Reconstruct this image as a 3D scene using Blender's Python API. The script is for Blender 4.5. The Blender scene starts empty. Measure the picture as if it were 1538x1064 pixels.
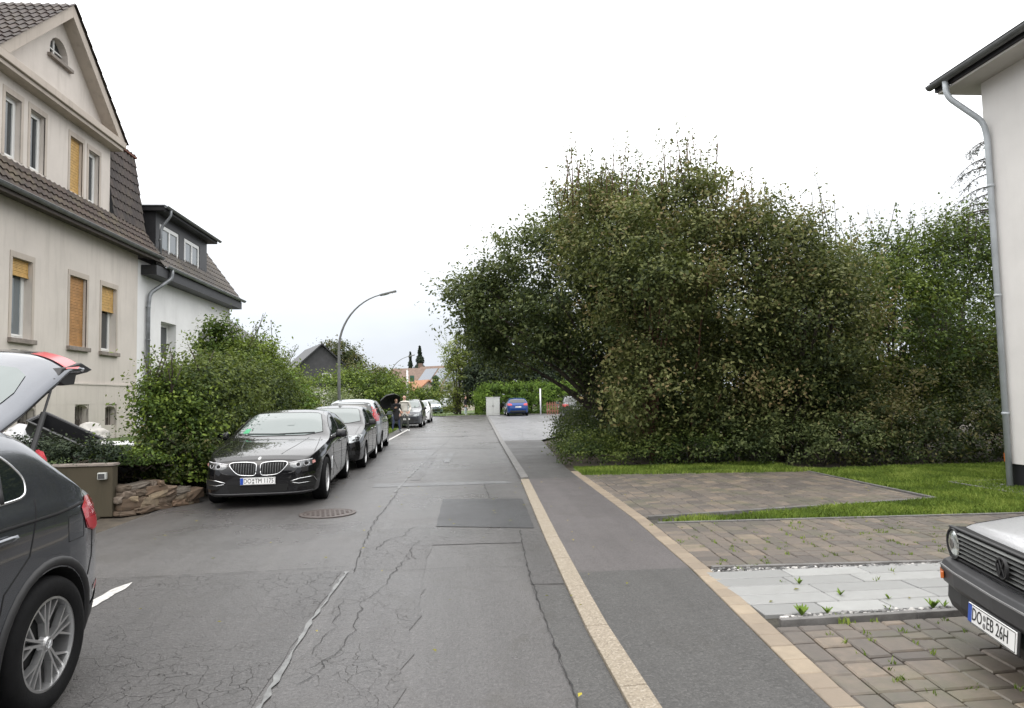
import bpy, bmesh, math, random
import numpy as np
from mathutils import Vector, Matrix, noise
from mathutils.bvhtree import BVHTree
from mathutils.geometry import tessellate_polygon
R = math.radians
random.seed(7)
rng = np.random.default_rng(11)
SC = bpy.context.scene
COL = SC.collection

# ------------------------------------------------------------------ camera
cam_d = bpy.data.cameras.new('camera')
cam = bpy.data.objects.new('camera', cam_d)
COL.objects.link(cam)
yaw, pitch, roll = R(4.68), math.atan(64 / 1025), 0.0208
fw = Vector((math.sin(yaw) * math.cos(pitch), math.cos(yaw) * math.cos(pitch), math.sin(pitch)))
rt = Vector((math.cos(yaw), -math.sin(yaw), 0))
up = rt.cross(fw)
cs, sn = math.cos(roll), math.sin(roll)
r2 = cs * rt - sn * up
u2 = sn * rt + cs * up
cam.matrix_world = Matrix(((r2.x, u2.x, -fw.x, 0), (r2.y, u2.y, -fw.y, 0), (r2.z, u2.z, -fw.z, 1.63), (0, 0, 0, 1)))
cam_d.sensor_width = 36
cam_d.lens = 36 * 1025 / 1538
cam_d.clip_start = 0.05
cam_d.clip_end = 3000
SC.camera = cam

# ------------------------------------------------------------------ materials
class NT:
    def __init__(s, name):
        s.m = bpy.data.materials.new(name)
        s.m.use_nodes = True
        s.t = s.m.node_tree
        s.b = s.t.nodes['Principled BSDF']
        s.out = s.t.nodes['Material Output']
        s._c = None
    def n(s, typ, ins=None, **kw):
        nd = s.t.nodes.new('ShaderNode' + typ)
        for k, v in kw.items():
            setattr(nd, k, v)
        for k, v in (ins or {}).items():
            s.set(nd, k, v)
        return nd
    def set(s, nd, k, v):
        sock = nd.inputs[k]
        if hasattr(v, 'is_output') or isinstance(v, bpy.types.NodeSocket):
            s.t.links.new(v, sock)
        else:
            if isinstance(v, (tuple, list)) and len(v) == 3 and sock.type == 'RGBA':
                v = (*v, 1)
            sock.default_value = v
    def co(s, obj=False):
        if s._c is None:
            s._c = s.n('TexCoord') if obj else s.n('NewGeometry')
        return s._c.outputs['Object' if obj else 'Position']
    def noise(s, scale, detail=4, rough=.6, obj=False, vec=None, dist=0):
        v = vec if vec is not None else s.co(obj)
        return s.n('TexNoise', {'Vector': v, 'Scale': scale, 'Detail': detail, 'Roughness': rough, 'Distortion': dist}).outputs['Fac']
    def ramp(s, fac, stops):
        r = s.n('ValToRGB', {'Fac': fac})
        e = r.color_ramp.elements
        while len(e) < len(stops):
            e.new(.5)
        for i, (p, c) in enumerate(stops):
            e[i].position = p
            e[i].color = (*c, 1) if isinstance(c, tuple) else (c, c, c, 1)
        return r.outputs['Color']
    def mix(s, fac, a, b, mode='MIX'):
        m = s.n('Mix', data_type='RGBA', blend_type=mode)
        s.set(m, 0, fac); s.set(m, 6, a); s.set(m, 7, b)
        return m.outputs[2]
    def math(s, op, a, b=0.0):
        m = s.n('Math', operation=op)
        s.set(m, 0, a); s.set(m, 1, b)
        return m.outputs[0]
    def bump(s, h, strength=.3, dist=.01, normal=None):
        d = {'Height': h, 'Strength': strength, 'Distance': dist}
        if normal is not None: d['Normal'] = normal
        return s.n('Bump', d).outputs['Normal']
    def p(s, **kw):
        mp = dict(col='Base Color', rough='Roughness', metal='Metallic', nrm='Normal', ior='IOR', coat='Coat Weight', coatr='Coat Roughness', emi='Emission Color', emis='Emission Strength', alpha='Alpha', trans='Transmission Weight', spec='Specular IOR Level', sheen='Sheen Weight', coatn='Coat Normal')
        for k, v in kw.items():
            s.set(s.b, mp[k], v)
        return s.m
M = {}
def simple(name, col, rough=.6, metal=0., var=.12, scale=6, bump=0, bscale=60, **kw):
    t = NT(name)
    n = t.noise(scale, 5, .6, obj=True)
    lo = tuple(c * (1 - var) for c in col); hi = tuple(min(1, c * (1 + var)) for c in col)
    c = t.ramp(n, [(.3, lo), (.7, hi)])
    a = dict(col=c, rough=rough, metal=metal)
    if bump:
        a['nrm'] = t.bump(t.noise(bscale, 4, .6, obj=True), bump, .01)
    a.update(kw)
    M[name] = t.p(**a)
    return M[name]

def asphalt(name, base, tone=(1.04, .99, .97), gravel=.5, wet=.35, craze=0.0):
    t = NT(name)
    big = t.noise(.35, 5, .6)
    mid = t.noise(2.2, 5, .65)
    fine = t.noise(42, 4, .75)
    vor = t.n('TexVoronoi', {'Vector': t.co(), 'Scale': 95., 'Randomness': 1.}).outputs['Color']
    sp = t.n('SeparateColor', {'Color': vor}).outputs[0]
    b = lambda k: tuple(base * k * x for x in tone)
    gr = t.noise(17, 5, .75)
    trk = t.n('TexNoise', {'Vector': t.n('Mapping', {'Vector': t.co(), 'Scale': (2.2, .12, 1.)}).outputs[0], 'Scale': 1., 'Detail': 6., 'Roughness': .7}).outputs['Fac']
    c = t.ramp(big, [(.3, b(.78)), (.7, b(1.2))])
    c = t.mix(.55, c, t.ramp(mid, [(.25, b(.62)), (.75, b(1.35))]))
    c = t.mix(.5, c, t.ramp(gr, [(.3, b(.55)), (.7, b(1.45))]))
    c = t.mix(.4, c, t.ramp(trk, [(.35, b(.55)), (.65, b(1.3))]))
    c = t.mix(t.math('MULTIPLY', t.ramp(sp, [(.62, 0.), (.98, 1.)]), gravel), c, b(2.2))
    c = t.mix(t.math('MULTIPLY', t.ramp(fine, [(.36, 1.), (.5, 0.)]), .6), c, b(.3))
    stain = t.ramp(t.noise(1.1, 6, .7, dist=1.5), [(.54, 0.), (.7, .45)])
    c = t.mix(stain, c, (base * .62, base * .56, base * .46))
    h = t.math('ADD', t.math('MULTIPLY', sp, .5), fine)
    if craze:
        wob = t.n('TexNoise', {'Vector': t.co(), 'Scale': 3., 'Detail': 4.}).outputs['Color']
        vv = t.n('VectorMath', operation='ADD')
        sc = t.n('VectorMath', operation='SCALE'); t.set(sc, 0, wob); sc.inputs['Scale'].default_value = .35
        t.set(vv, 0, t.co()); t.set(vv, 1, sc.outputs[0])
        e = t.n('TexVoronoi', {'Vector': vv.outputs[0], 'Scale': 6.5, 'Randomness': 1.}, feature='DISTANCE_TO_EDGE').outputs['Distance']
        line = t.ramp(e, [(.0, 1.), (.013, 0.)])
        msk = t.ramp(t.noise(.9, 3, .5), [(.42, 0.), (.6, 1.)])
        k = t.math('MULTIPLY', t.math('MULTIPLY', line, msk), craze)
        c = t.mix(k, c, b(.22))
        h = t.math('SUBTRACT', h, t.math('MULTIPLY', k, 3.))
    r = t.ramp(t.noise(.5, 4, .6), [(.32, wet - .06), (.68, wet + .2)])
    M[name] = t.p(col=c, rough=r, nrm=t.bump(h, .8, .008), spec=.5)
    return M[name]
asphalt('asphalt_road', .08, gravel=.35, wet=.27)
asphalt('asphalt_cracked', .062, gravel=.45, wet=.33, craze=.7)
asphalt('asphalt_mid', .07, gravel=.4, wet=.3, craze=.3)
asphalt('asphalt_patch', .042, tone=(.97, .98, 1.04), gravel=.2, wet=.36)
asphalt('asphalt_worn', .13, tone=(.98, 1, 1.03), gravel=.3, wet=.36)
asphalt('asphalt_walk_far', .082, tone=(1.06, .96, .95), gravel=.2, wet=.5)
asphalt('asphalt_walk_near', .056, tone=(1.03, 1, .96), gravel=.5, wet=.5)
asphalt('asphalt_side', .17, tone=(1, 1, 1.04), gravel=.3, wet=.3)
asphalt('crack_dark', .012, gravel=0, wet=.6)

def seam():
    t = NT('seam_sealant')
    c = t.ramp(t.noise(6, 5, .7), [(.35, (.08, .08, .08)), (.65, (.17, .175, .17))])
    M['seam'] = t.p(col=c, rough=.4, nrm=t.bump(t.noise(60), .3, .005))
seam()
def kerbm():
    t = NT('kerb_aggregate')
    v = t.n('TexVoronoi', {'Vector': t.co(), 'Scale': 95.}).outputs['Color']
    s_ = t.n('SeparateColor', {'Color': v}).outputs[0]
    c = t.ramp(s_, [(.0, (.16, .13, .095)), (.35, (.22, .185, .14)), (.75, (.26, .22, .165)), (1., (.34, .3, .245))])
    c = t.mix(t.ramp(t.noise(1.4, 5), [(.35, .0), (.75, .45)]), c, (.2, .17, .12))
    M['kerb_tan'] = t.p(col=c, rough=.65, nrm=t.bump(s_, .4, .005))
kerbm()
simple('kerb_grey', (.13, .125, .12), .5, var=.35, scale=9, bump=.4)
def facecol(name, stops, rough=.6, nscale=30, dirt=.35, dirtcol=(.05, .05, .045), bump=.35, moss=0):
    t = NT(name)
    a = t.n('Attribute', attribute_name='tint', attribute_type='GEOMETRY').outputs['Fac']
    c = t.ramp(a, stops)
    n = t.noise(nscale, 5, .7)
    c = t.mix(t.math('MULTIPLY', t.ramp(n, [(.35, 0.), (.75, 1.)]), dirt), c, dirtcol)
    if moss:
        c = t.mix(t.math('MULTIPLY', t.ramp(t.noise(1.3, 5, .7), [(.5, 0.), (.68, 1.)]), moss), c, (.07, .09, .03))
    M[name] = t.p(col=c, rough=rough, nrm=t.bump(t.noise(90, 3), bump, .004))
facecol('paver_mix', [(.0, (.09, .076, .066)), (.35, (.12, .1, .084)), (.6, (.145, .118, .094)), (.85, (.18, .142, .108)), (1., (.22, .175, .13))], .55, 12, .55, moss=.3)
facecol('paver_tan', [(.0, (.2, .16, .12)), (1., (.31, .25, .18))], .55, 10, .35, (.12, .1, .07))
facecol('slate', [(.0, (.21, .212, .21)), (1., (.34, .343, .335))], .42, 9, .4, (.2, .2, .19), bump=.15)
facecol('pebbles', [(.0, (.07, .07, .07)), (.5, (.3, .29, .28)), (1., (.65, .63, .6))], .5, 30, .1)
facecol('drystone', [(.0, (.09, .065, .045)), (.4, (.17, .11, .07)), (.7, (.14, .12, .1)), (1., (.25, .19, .12))], .8, 9, .7, (.07, .06, .045), bump=.6)
simple('joint_soil', (.035, .032, .024), .9, var=.5, scale=20, bump=.4)
simple('soil', (.05, .04, .028), .9, var=.5, scale=5, bump=.6, bscale=30)
def grassground():
    t = NT('grass_ground')
    c = t.ramp(t.noise(3, 6, .7), [(.3, (.045, .07, .015)), (.7, (.09, .14, .03))])
    M['grass_ground'] = t.p(col=c, rough=.85, nrm=t.bump(t.noise(50), .6, .02))
grassground()

def leafmat(name, dark, mid, light, rough=.6, trans=.3):
    t = NT(name)
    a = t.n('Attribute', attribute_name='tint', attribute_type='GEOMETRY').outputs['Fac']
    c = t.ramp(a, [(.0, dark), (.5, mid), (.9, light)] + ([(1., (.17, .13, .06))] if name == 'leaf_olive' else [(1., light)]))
    t.p(col=c, rough=rough, spec=.22)
    tr = t.n('BsdfTranslucent', {'Color': t.mix(.5, c, (.16, .2, .03))})
    mx = t.n('MixShader', {0: trans})
    t.t.links.new(t.b.outputs[0], mx.inputs[1]); t.t.links.new(tr.outputs[0], mx.inputs[2])
    t.t.links.new(mx.outputs[0], t.out.inputs['Surface'])
    M[name] = t.m
leafmat('leaf_olive', (.022, .034, .011), (.088, .106, .034), (.21, .215, .085))
leafmat('leaf_feather', (.014, .03, .007), (.045, .078, .014), (.13, .175, .03))
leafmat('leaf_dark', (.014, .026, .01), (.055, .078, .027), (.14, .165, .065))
leafmat('leaf_green', (.018, .038, .007), (.065, .11, .018), (.17, .23, .035))
leafmat('leaf_bright', (.045, .085, .012), (.1, .18, .028), (.2, .3, .05))
leafmat('leaf_hedge', (.012, .026, .008), (.038, .064, .015), (.125, .16, .038))
leafmat('leaf_bramble', (.018, .028, .01), (.046, .068, .022), (.13, .115, .045))
leafmat('leaf_pale', (.07, .1, .04), (.15, .19, .09), (.3, .33, .17))
leafmat('leaf_yellow', (.12, .13, .02), (.3, .27, .04), (.5, .42, .06))
leafmat('leaf_willow', (.07, .1, .02), (.15, .19, .04), (.26, .29, .08))
leafmat('leaf_conifer', (.008, .016, .01), (.018, .03, .016), (.04, .055, .028), trans=.05)
leafmat('leaf_thuja', (.02, .045, .018), (.035, .07, .025), (.06, .11, .035), trans=.1)
leafmat('grass_blade', (.07, .11, .02), (.15, .23, .035), (.3, .37, .08), trans=.3)
simple('bark', (.05, .04, .03), .85, var=.4, scale=14, bump=.7, bscale=40)
simple('bark_red', (.085, .04, .024), .8, var=.35, scale=14, bump=.6, bscale=40)

def stucco(name, col, grime=.3, tone=(.3, .26, .22)):
    t = NT(name)
    c = t.ramp(t.noise(.8, 6, .6), [(.3, tuple(x * .9 for x in col)), (.7, tuple(min(1, x * 1.06) for x in col))])
    mp = t.n('Mapping', {'Vector': t.co(), 'Scale': (5., 5., .5)}).outputs[0]
    st = t.ramp(t.n('TexNoise', {'Vector': mp, 'Scale': 1., 'Detail': 6., 'Roughness': .7}).outputs['Fac'], [(.5, 0.), (.78, 1.)])
    c = t.mix(t.math('MULTIPLY', st, grime), c, tone)
    M[name] = t.p(col=c, rough=.9, nrm=t.bump(t.noise(170, 3, .7), .35, .006), spec=.2)
stucco('stucco_beige', (.6, .55, .5), .26, (.2, .17, .14))
stucco('stucco_trim', (.47, .415, .36), .4, (.15, .13, .11))
stucco('stucco_white', (.74, .735, .73), .18, (.4, .38, .35))
stucco('stucco_right', (.69, .67, .645), .12, (.45, .42, .4))
stucco('stucco_greywhite', (.6, .59, .55), .2)
stucco('concrete_wall', (.068, .058, .04), .7, (.04, .038, .026))
simple('plinth_black', (.012, .012, .015), .6)
simple('sill_stone', (.22, .19, .165), .8, var=.25, scale=9, bump=.3)
def tiles(name, a_, b_, c_, rough=.6, moss=.4):
    t = NT(name)
    at = t.n('Attribute', attribute_name='tint', attribute_type='GEOMETRY').outputs['Fac']
    c = t.ramp(at, [(.0, a_), (.5, b_), (1., c_)])
    c = t.mix(t.math('MULTIPLY', t.ramp(t.noise(2.5, 6, .7), [(.48, 0.), (.7, 1.)]), moss), c, (.12, .1, .055))
    M[name] = t.p(col=c, rough=rough, nrm=t.bump(t.noise(70), .3, .004))
tiles('roof_tile', (.02, .013, .011), (.034, .022, .018), (.056, .036, .028), .55, .35)
tiles('roof_tile_mossy', (.026, .018, .014), (.048, .031, .024), (.08, .052, .038), .65, .75)
tiles('roof_tile_grey', (.045, .038, .034), (.075, .065, .058), (.11, .095, .085), .6, .5)
simple('slate_cladding', (.017, .017, .019), .5, var=.3, scale=8)
simple('slate_far', (.045, .044, .048), .6, var=.3, scale=2)
simple('zinc', (.22, .23, .24), .42, .55, var=.3, scale=5)
simple('zinc_light', (.4, .43, .45), .45, .1, var=.14, scale=3)
simple('gutter_dark', (.12, .125, .125), .45, .1, var=.3)
simple('eave_wood', (.07, .058, .05), .8, var=.3)
simple('soffit_white', (.5, .48, .45), .8, var=.05)
simple('window_white', (.72, .72, .7), .35, var=.03)
simple('curtain', (.5, .5, .48), .9, var=.15, scale=20)
simple('dark_room', (.012, .012, .012), .9)
simple('wood_blind', (.5, .31, .1), .6, var=.22, scale=9)
simple('wood_blind_red', (.38, .2, .07), .6, var=.25, scale=5)
simple('rust', (.14, .05, .03), .8, var=.3)
simple('lamp_steel', (.17, .175, .17), .5, .3, var=.15, scale=9)
simple('white_plastic', (.72, .72, .74), .4, var=.06)
simple('black_plastic', (.014, .014, .016), .5, var=.2)
simple('grey_plastic', (.2, .2, .2), .6)
simple('white_paint_line', (.45, .44, .42), .6, var=.4, scale=22)
simple('cast_iron', (.075, .06, .054), .5, .3, var=.3, scale=20, bump=.4)
simple('cabinet_grey', (.42, .43, .41), .6, var=.08)
simple('fence_rust', (.2, .085, .055), .7, var=.2)
simple('solar', (.1, .12, .15), .15, .0, spec=1.)
simple('roof_far_brown', (.16, .11, .085), .8, var=.25, scale=3)
simple('roof_far_orange', (.32, .15, .08), .8, var=.2, scale=3)
simple('wall_far', (.55, .5, .42), .9, var=.1, scale=2)
# vehicles
def paint(name, col, metal=.0, rough=.35, drops=0., coatr=.03):
    t = NT(name)
    fl = t.noise(900, 2, .5, obj=True)
    c = t.ramp(fl, [(.3, tuple(x * .75 for x in col)), (.7, tuple(min(1, x * 1.3) for x in col))])
    kw = dict(col=c, metal=metal, rough=rough, coat=1., coatr=coatr, spec=(.5 if metal > .4 or drops else .05))
    if drops:
        v = t.n('TexVoronoi', {'Vector': t.co(True), 'Scale': 140., 'Randomness': 1.}).outputs['Distance']
        d = t.ramp(v, [(.0, 1.), (.32, .6), (.42, 0.)])
        nn = t.bump(t.math('MULTIPLY', d, t.ramp(t.noise(9, 3, .6, obj=True), [(.35, .25), (.6, 1.)])), drops, .004)
        kw['coatn'] = nn; kw['nrm'] = nn
    M[name] = t.p(**kw)
paint('paint_black', (.006, .006, .007), 0, .3)
paint('paint_black_warm', (.007, .007, .0075), 0, .3)
paint('paint_graphite', (.09, .097, .112), .7, .22, coatr=.03)
paint('paint_silver', (.3, .32, .33), .7, .35)
paint('paint_white', (.75, .75, .75), 0, .4)
paint('paint_darkgrey', (.05, .055, .062), .6, .35)
paint('paint_palegrey', (.36, .36, .37), .5, .42, drops=.55, coatr=.12)
paint('paint_blue', (.008, .04, .17), .3, .3)
paint('paint_steelblue', (.35, .42, .5), .6, .3)
def glassm(name, col, ior=1.75, rough=.02):
    t = NT(name)
    M[name] = t.p(col=col, rough=rough, ior=ior, spec=.6)
glassm('car_glass', (.012, .016, .016), 1.7)
glassm('windscreen_glass', (.085, .11, .105), 1.75)
glassm('house_glass', (.03, .036, .04), 1.7)
glassm('house_glass_sky', (.14, .16, .17), 1.7)  # pale base colour stands in for sky reflected in the panes
simple('chrome', (.75, .76, .77), .12, 1., var=.05)
simple('alloy', (.55, .55, .55), .3, .85, var=.08)
simple('alloy_dark', (.1, .1, .1), .4, .7)
simple('rubber', (.006, .006, .0065), .8, var=.25, scale=20, bump=.2, spec=.2)
simple('trim_black', (.016, .016, .017), .55, var=.15, scale=30)
simple('trim_grey', (.034, .034, .036), .5, var=.15, scale=20)
simple('cavity_black', (.004, .004, .004), .9)
simple('lamp_white', (.3, .32, .33), .12, .3, coat=1., coatr=.02)
simple('lamp_grey', (.1, .105, .11), .12, .5, coat=1., coatr=.02)
simple('lamp_pink', (.6, .3, .27), .15, coat=1., coatr=.02)
simple('lamp_glass', (.55, .58, .56), .14, .75, coat=1., coatr=.02)
simple('lamp_red', (.4, .012, .02), .3, coat=.3, coatr=.1)
simple('lamp_redlight', (.55, .03, .05), .2, coat=1., coatr=.03)
simple('lamp_orange', (.55, .13, .02), .25, coat=1.)
simple('plate_white', (.75, .75, .74), .35, var=.03)
simple('plate_blue', (.01, .06, .35), .4)
simple('letter_black', (.01, .01, .01), .5)
simple('sticker_green', (.02, .3, .12), .4)
simple('sign_green', (.03, .09, .06), .6)
simple('bag_red', (.5, .02, .035), .6, var=.25)
simple('bag_navy', (.02, .03, .07), .7, var=.3)
# people
simple('skin', (.5, .3, .22), .55, var=.06)
simple('wall_far2', (.35, .3, .25), .9)
simple('hair_dark', (.03, .02, .015), .6)
simple('hair_grey', (.25, .2, .16), .7)
simple('cloth_black', (.012, .012, .014), .85)
simple('cloth_navy', (.04, .05, .1), .9, var=.3)
simple('cloth_cream', (.55, .53, .48), .9, var=.15)
simple('cloth_grey', (.07, .073, .068), .9, var=.2)
simple('jeans', (.4, .45, .5), .9, var=.15)
simple('shoe_white', (.6, .6, .6), .6)
simple('umbrella_cloth', (.008, .008, .01), .7)

# ------------------------------------------------------------------ object helpers
def tag(o, label=None, cat=None, group=None, kind=None):
    if label: o['label'] = label
    if cat: o['category'] = cat
    if group: o['group'] = group
    if kind: o['kind'] = kind
    return o
def empty(name, loc=(0, 0, 0), rz=0, label=None, cat=None, group=None):
    o = bpy.data.objects.new(name, None)
    COL.objects.link(o)
    o.location = loc; o.rotation_euler = (0, 0, rz); o.empty_display_size = .1
    return tag(o, label, cat, group)
def link(name, me, mats, parent=None, smooth=False):
    o = bpy.data.objects.new(name, me)
    COL.objects.link(o)
    if mats is not None:
        for m in (mats if isinstance(mats, (list, tuple)) else [mats]):
            me.materials.append(M[m] if isinstance(m, str) else m)
    if parent: o.parent = parent
    if smooth:
        me.shade_smooth()
    return o
class MB:
    def __init__(s):
        s.v = []; s.f = []; s.mi = []; s.tint = []
    def add(s, vs, fs, mi=0, tint=None):
        o = len(s.v)
        s.v.extend([tuple(v) for v in vs])
        for f in fs:
            s.f.append([i + o for i in f]); s.mi.append(mi); s.tint.append(.5 if tint is None else tint)
    def box(s, c, d, mi=0, rz=0, tint=None, rot=None, taper=1.):
        hx, hy, hz = d[0] / 2, d[1] / 2, d[2] / 2
        vs = [Vector((x * hx * (taper if z > 0 else 1), y * hy * (taper if z > 0 else 1), z * hz)) for z in (-1, 1) for y in (-1, 1) for x in (-1, 1)]
        m = rot if rot is not None else Matrix.Rotation(rz, 3, 'Z')
        vs = [m @ v + Vector(c) for v in vs]
        s.add(vs, [(0, 2, 3, 1), (4, 5, 7, 6), (0, 1, 5, 4), (2, 6, 7, 3), (0, 4, 6, 2), (1, 3, 7, 5)], mi, tint)
    def bbox(s, x0, x1, y0, y1, z0, z1, mi=0, tint=None):
        s.box(((x0 + x1) / 2, (y0 + y1) / 2, (z0 + z1) / 2), (abs(x1 - x0), abs(y1 - y0), abs(z1 - z0)), mi, tint=tint)
    def tube(s, pts, rad, seg=8, mi=0, caps=True, tint=None):
        pts = [Vector(p) for p in pts]
        if not isinstance(rad, (list, tuple)): rad = [rad] * len(pts)
        rings = []
        prev = None
        for i, p in enumerate(pts):
            a = pts[max(0, i - 1)]; b = pts[min(len(pts) - 1, i + 1)]
            t = (b - a)
            t = t.normalized() if t.length > 1e-9 else Vector((0, 0, 1))
            if prev is None:
                ref = Vector((0, 0, 1)) if abs(t.z) < .9 else Vector((1, 0, 0))
                n = t.cross(ref).normalized()
            else:
                n = prev - t * prev.dot(t)
                n = n.normalized() if n.length > 1e-6 else t.orthogonal().normalized()
            prev = n
            bn = t.cross(n)
            rings.append([p + rad[i] * (math.cos(2 * math.pi * k / seg) * n + math.sin(2 * math.pi * k / seg) * bn) for k in range(seg)])
        vs = [v for r_ in rings for v in r_]
        fs = []
        for i in range(len(pts) - 1):
            for k in range(seg):
                k2 = (k + 1) % seg
                fs.append((i * seg + k, i * seg + k2, (i + 1) * seg + k2, (i + 1) * seg + k))
        if caps:
            fs.append(tuple(reversed(range(seg)))); fs.append(tuple(range((len(pts) - 1) * seg, len(pts) * seg)))
        s.add(vs, fs, mi, tint)
    def lathe(s, prof, c=(0, 0, 0), axis='Z', seg=24, mi=0):
        vs = []
        for (r_, h) in prof:
            for k in range(seg):
                a = 2 * math.pi * k / seg
                x, y = r_ * math.cos(a), r_ * math.sin(a)
                v = (x, y, h) if axis == 'Z' else (h, x, y)
                vs.append((v[0] + c[0], v[1] + c[1], v[2] + c[2]))
        fs = []
        for i in range(len(prof) - 1):
            for k in range(seg):
                k2 = (k + 1) % seg
                fs.append((i * seg + k, i * seg + k2, (i + 1) * seg + k2, (i + 1) * seg + k))
        s.add(vs, fs, mi)
    def poly(s, pts, mi=0, tint=None):
        s.add(pts, [tuple(range(len(pts)))], mi, tint)
    def prism(s, pts2, z0, z1, mi=0, tint=None, f=None):
        f = f or (lambda x, y, z: (x, y, z))
        n = len(pts2)
        vs = [f(x, y, z0) for x, y in pts2] + [f(x, y, z1) for x, y in pts2]
        fs = [tuple(reversed(range(n))), tuple(range(n, 2 * n))] + [(i, (i + 1) % n, n + (i + 1) % n, n + i) for i in range(n)]
        s.add(vs, fs, mi, tint)
    def build(s, name, mats, parent=None, smooth=False, bevel=0, tint=False, fixn=True):
        me = bpy.data.meshes.new(name)
        me.from_pydata(s.v, [], s.f)
        me.polygons.foreach_set('material_index', s.mi)
        if tint:
            a = me.attributes.new('tint', 'FLOAT', 'FACE')
            a.data.foreach_set('value', s.tint)
        if fixn:
            bm = bmesh.new(); bm.from_mesh(me)
            bmesh.ops.recalc_face_normals(bm, faces=bm.faces)
            bm.to_mesh(me); bm.free()
        me.update()
        o = link(name, me, mats, parent, smooth)
        if bevel:
            b = o.modifiers.new('bevel', 'BEVEL'); b.width = bevel; b.segments = 2; b.limit_method = 'ANGLE'; b.angle_limit = R(40)
        return o
def wall_fill(outer, holes):
    """2D polygon with holes -> list of triangles as points"""
    bm = bmesh.new()
    def loop(pts):
        vs = [bm.verts.new((p[0], p[1], 0)) for p in pts]
        for i in range(len(vs)): bm.edges.new((vs[i], vs[(i + 1) % len(vs)]))
    loop(outer)
    for h in holes: loop(h)
    bmesh.ops.triangle_fill(bm, use_beauty=True, use_dissolve=False, edges=bm.edges[:])
    tris = [[(v.co.x, v.co.y) for v in f.verts] for f in bm.faces]
    bm.free()
    return tris
def rect(a0, a1, z0, z1): return [(a0, z0), (a1, z0), (a1, z1), (a0, z1)]
def arch(a0, a1, z0, z1, rise, n=8):
    c = (a0 + a1) / 2; h = (a1 - a0) / 2
    pts = [(a0, z0), (a1, z0)]
    for k in range(n + 1):
        t = math.pi * k / n
        pts.append((c + h * math.cos(t), z1 - rise + rise * math.sin(t)))
    return pts
# ------------------------------------------------------------------ foliage
def unit(v):
    return v / np.maximum(np.linalg.norm(v, axis=1, keepdims=True), 1e-9)
def leaf_mesh(name, P, Nn, size, tint, mat, parent=None, aspect=.55, droop=.0, along=None):
    n = len(P)
    rnd = rng.normal(size=(n, 3))
    if along is not None: rnd = along + rnd * .35
    T = unit(rnd - Nn * np.sum(rnd * Nn, 1, keepdims=True))
    if droop: T[:, 2] -= droop; T = unit(T)
    B = unit(np.cross(Nn, T))
    L = size[:, None] * .5
    W = L * aspect
    V = np.stack([P - T * L, P + B * W - T * L * .1, P + T * L, P - B * W - T * L * .1], 1).reshape(-1, 3)
    me = bpy.data.meshes.new(name)
    me.vertices.add(4 * n); me.loops.add(4 * n); me.polygons.add(n)
    me.vertices.foreach_set('co', V.astype(np.float32).ravel())
    me.loops.foreach_set('vertex_index', np.arange(4 * n, dtype=np.int32))
    me.polygons.foreach_set('loop_start', np.arange(0, 4 * n, 4, dtype=np.int32))
    at = me.attributes.new('tint', 'FLOAT', 'FACE')
    at.data.foreach_set('value', np.clip(tint, 0, 1).astype(np.float32))
    me.update(calc_edges=True)
    return link(name, me, mat, parent)
def lumpy(blobs, n=6, lo=.26, hi=.5, upw=.2):
    out = list(blobs)
    for b in blobs:
        for _ in range(n):
            d = Vector([random.gauss(0, 1) for _ in range(3)]); d.z += upw; d.normalize()
            k = random.uniform(lo, hi); q = random.uniform(.72, .98)
            out.append((b[0] + d.x * b[3] * q, b[1] + d.y * b[4] * q, b[2] + d.z * b[5] * q, b[3] * k, b[4] * k, b[5] * k * .9))
    return out
BOX = [0]
def clumps_on(blobs, n, shell=(.72, 1.02), down=.35):
    """clump centres spread over ellipsoids in proportion to their surface, with outward directions"""
    w = np.array([(b[3] * b[4] + b[4] * b[5] + b[3] * b[5]) for b in blobs]); w = w / w.sum()
    cs = []; ds = []
    for b, k in zip(blobs, rng.multinomial(n, w)):
        d = unit(rng.normal(size=(k, 3)))
        lowmask = (d[:, 2] < 0) & (rng.random(k) > down)
        d[lowmask, 2] *= -1
        r_ = rng.uniform(shell[0], shell[1], (k, 1))
        if BOX[0]: d = d / (np.sum(np.abs(d) ** 6, 1, keepdims=True) ** (1 / 6)); r_ = rng.uniform(.86, 1., (k, 1))
        cs.append(np.array(b[:3]) + d * r_ * np.array(b[3:6])); ds.append(unit((d ** 5 if BOX[0] else d) / np.array(b[3:6])))
    C = np.concatenate(cs); D = np.concatenate(ds)
    keep = np.ones(len(C), bool)
    for b in blobs:                                    # drop those deep inside another blob
        q = np.linalg.norm((C - np.array(b[:3])) / np.array(b[3:6]), axis=1)
        keep &= q > .6
    return C[keep], D[keep]
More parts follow.
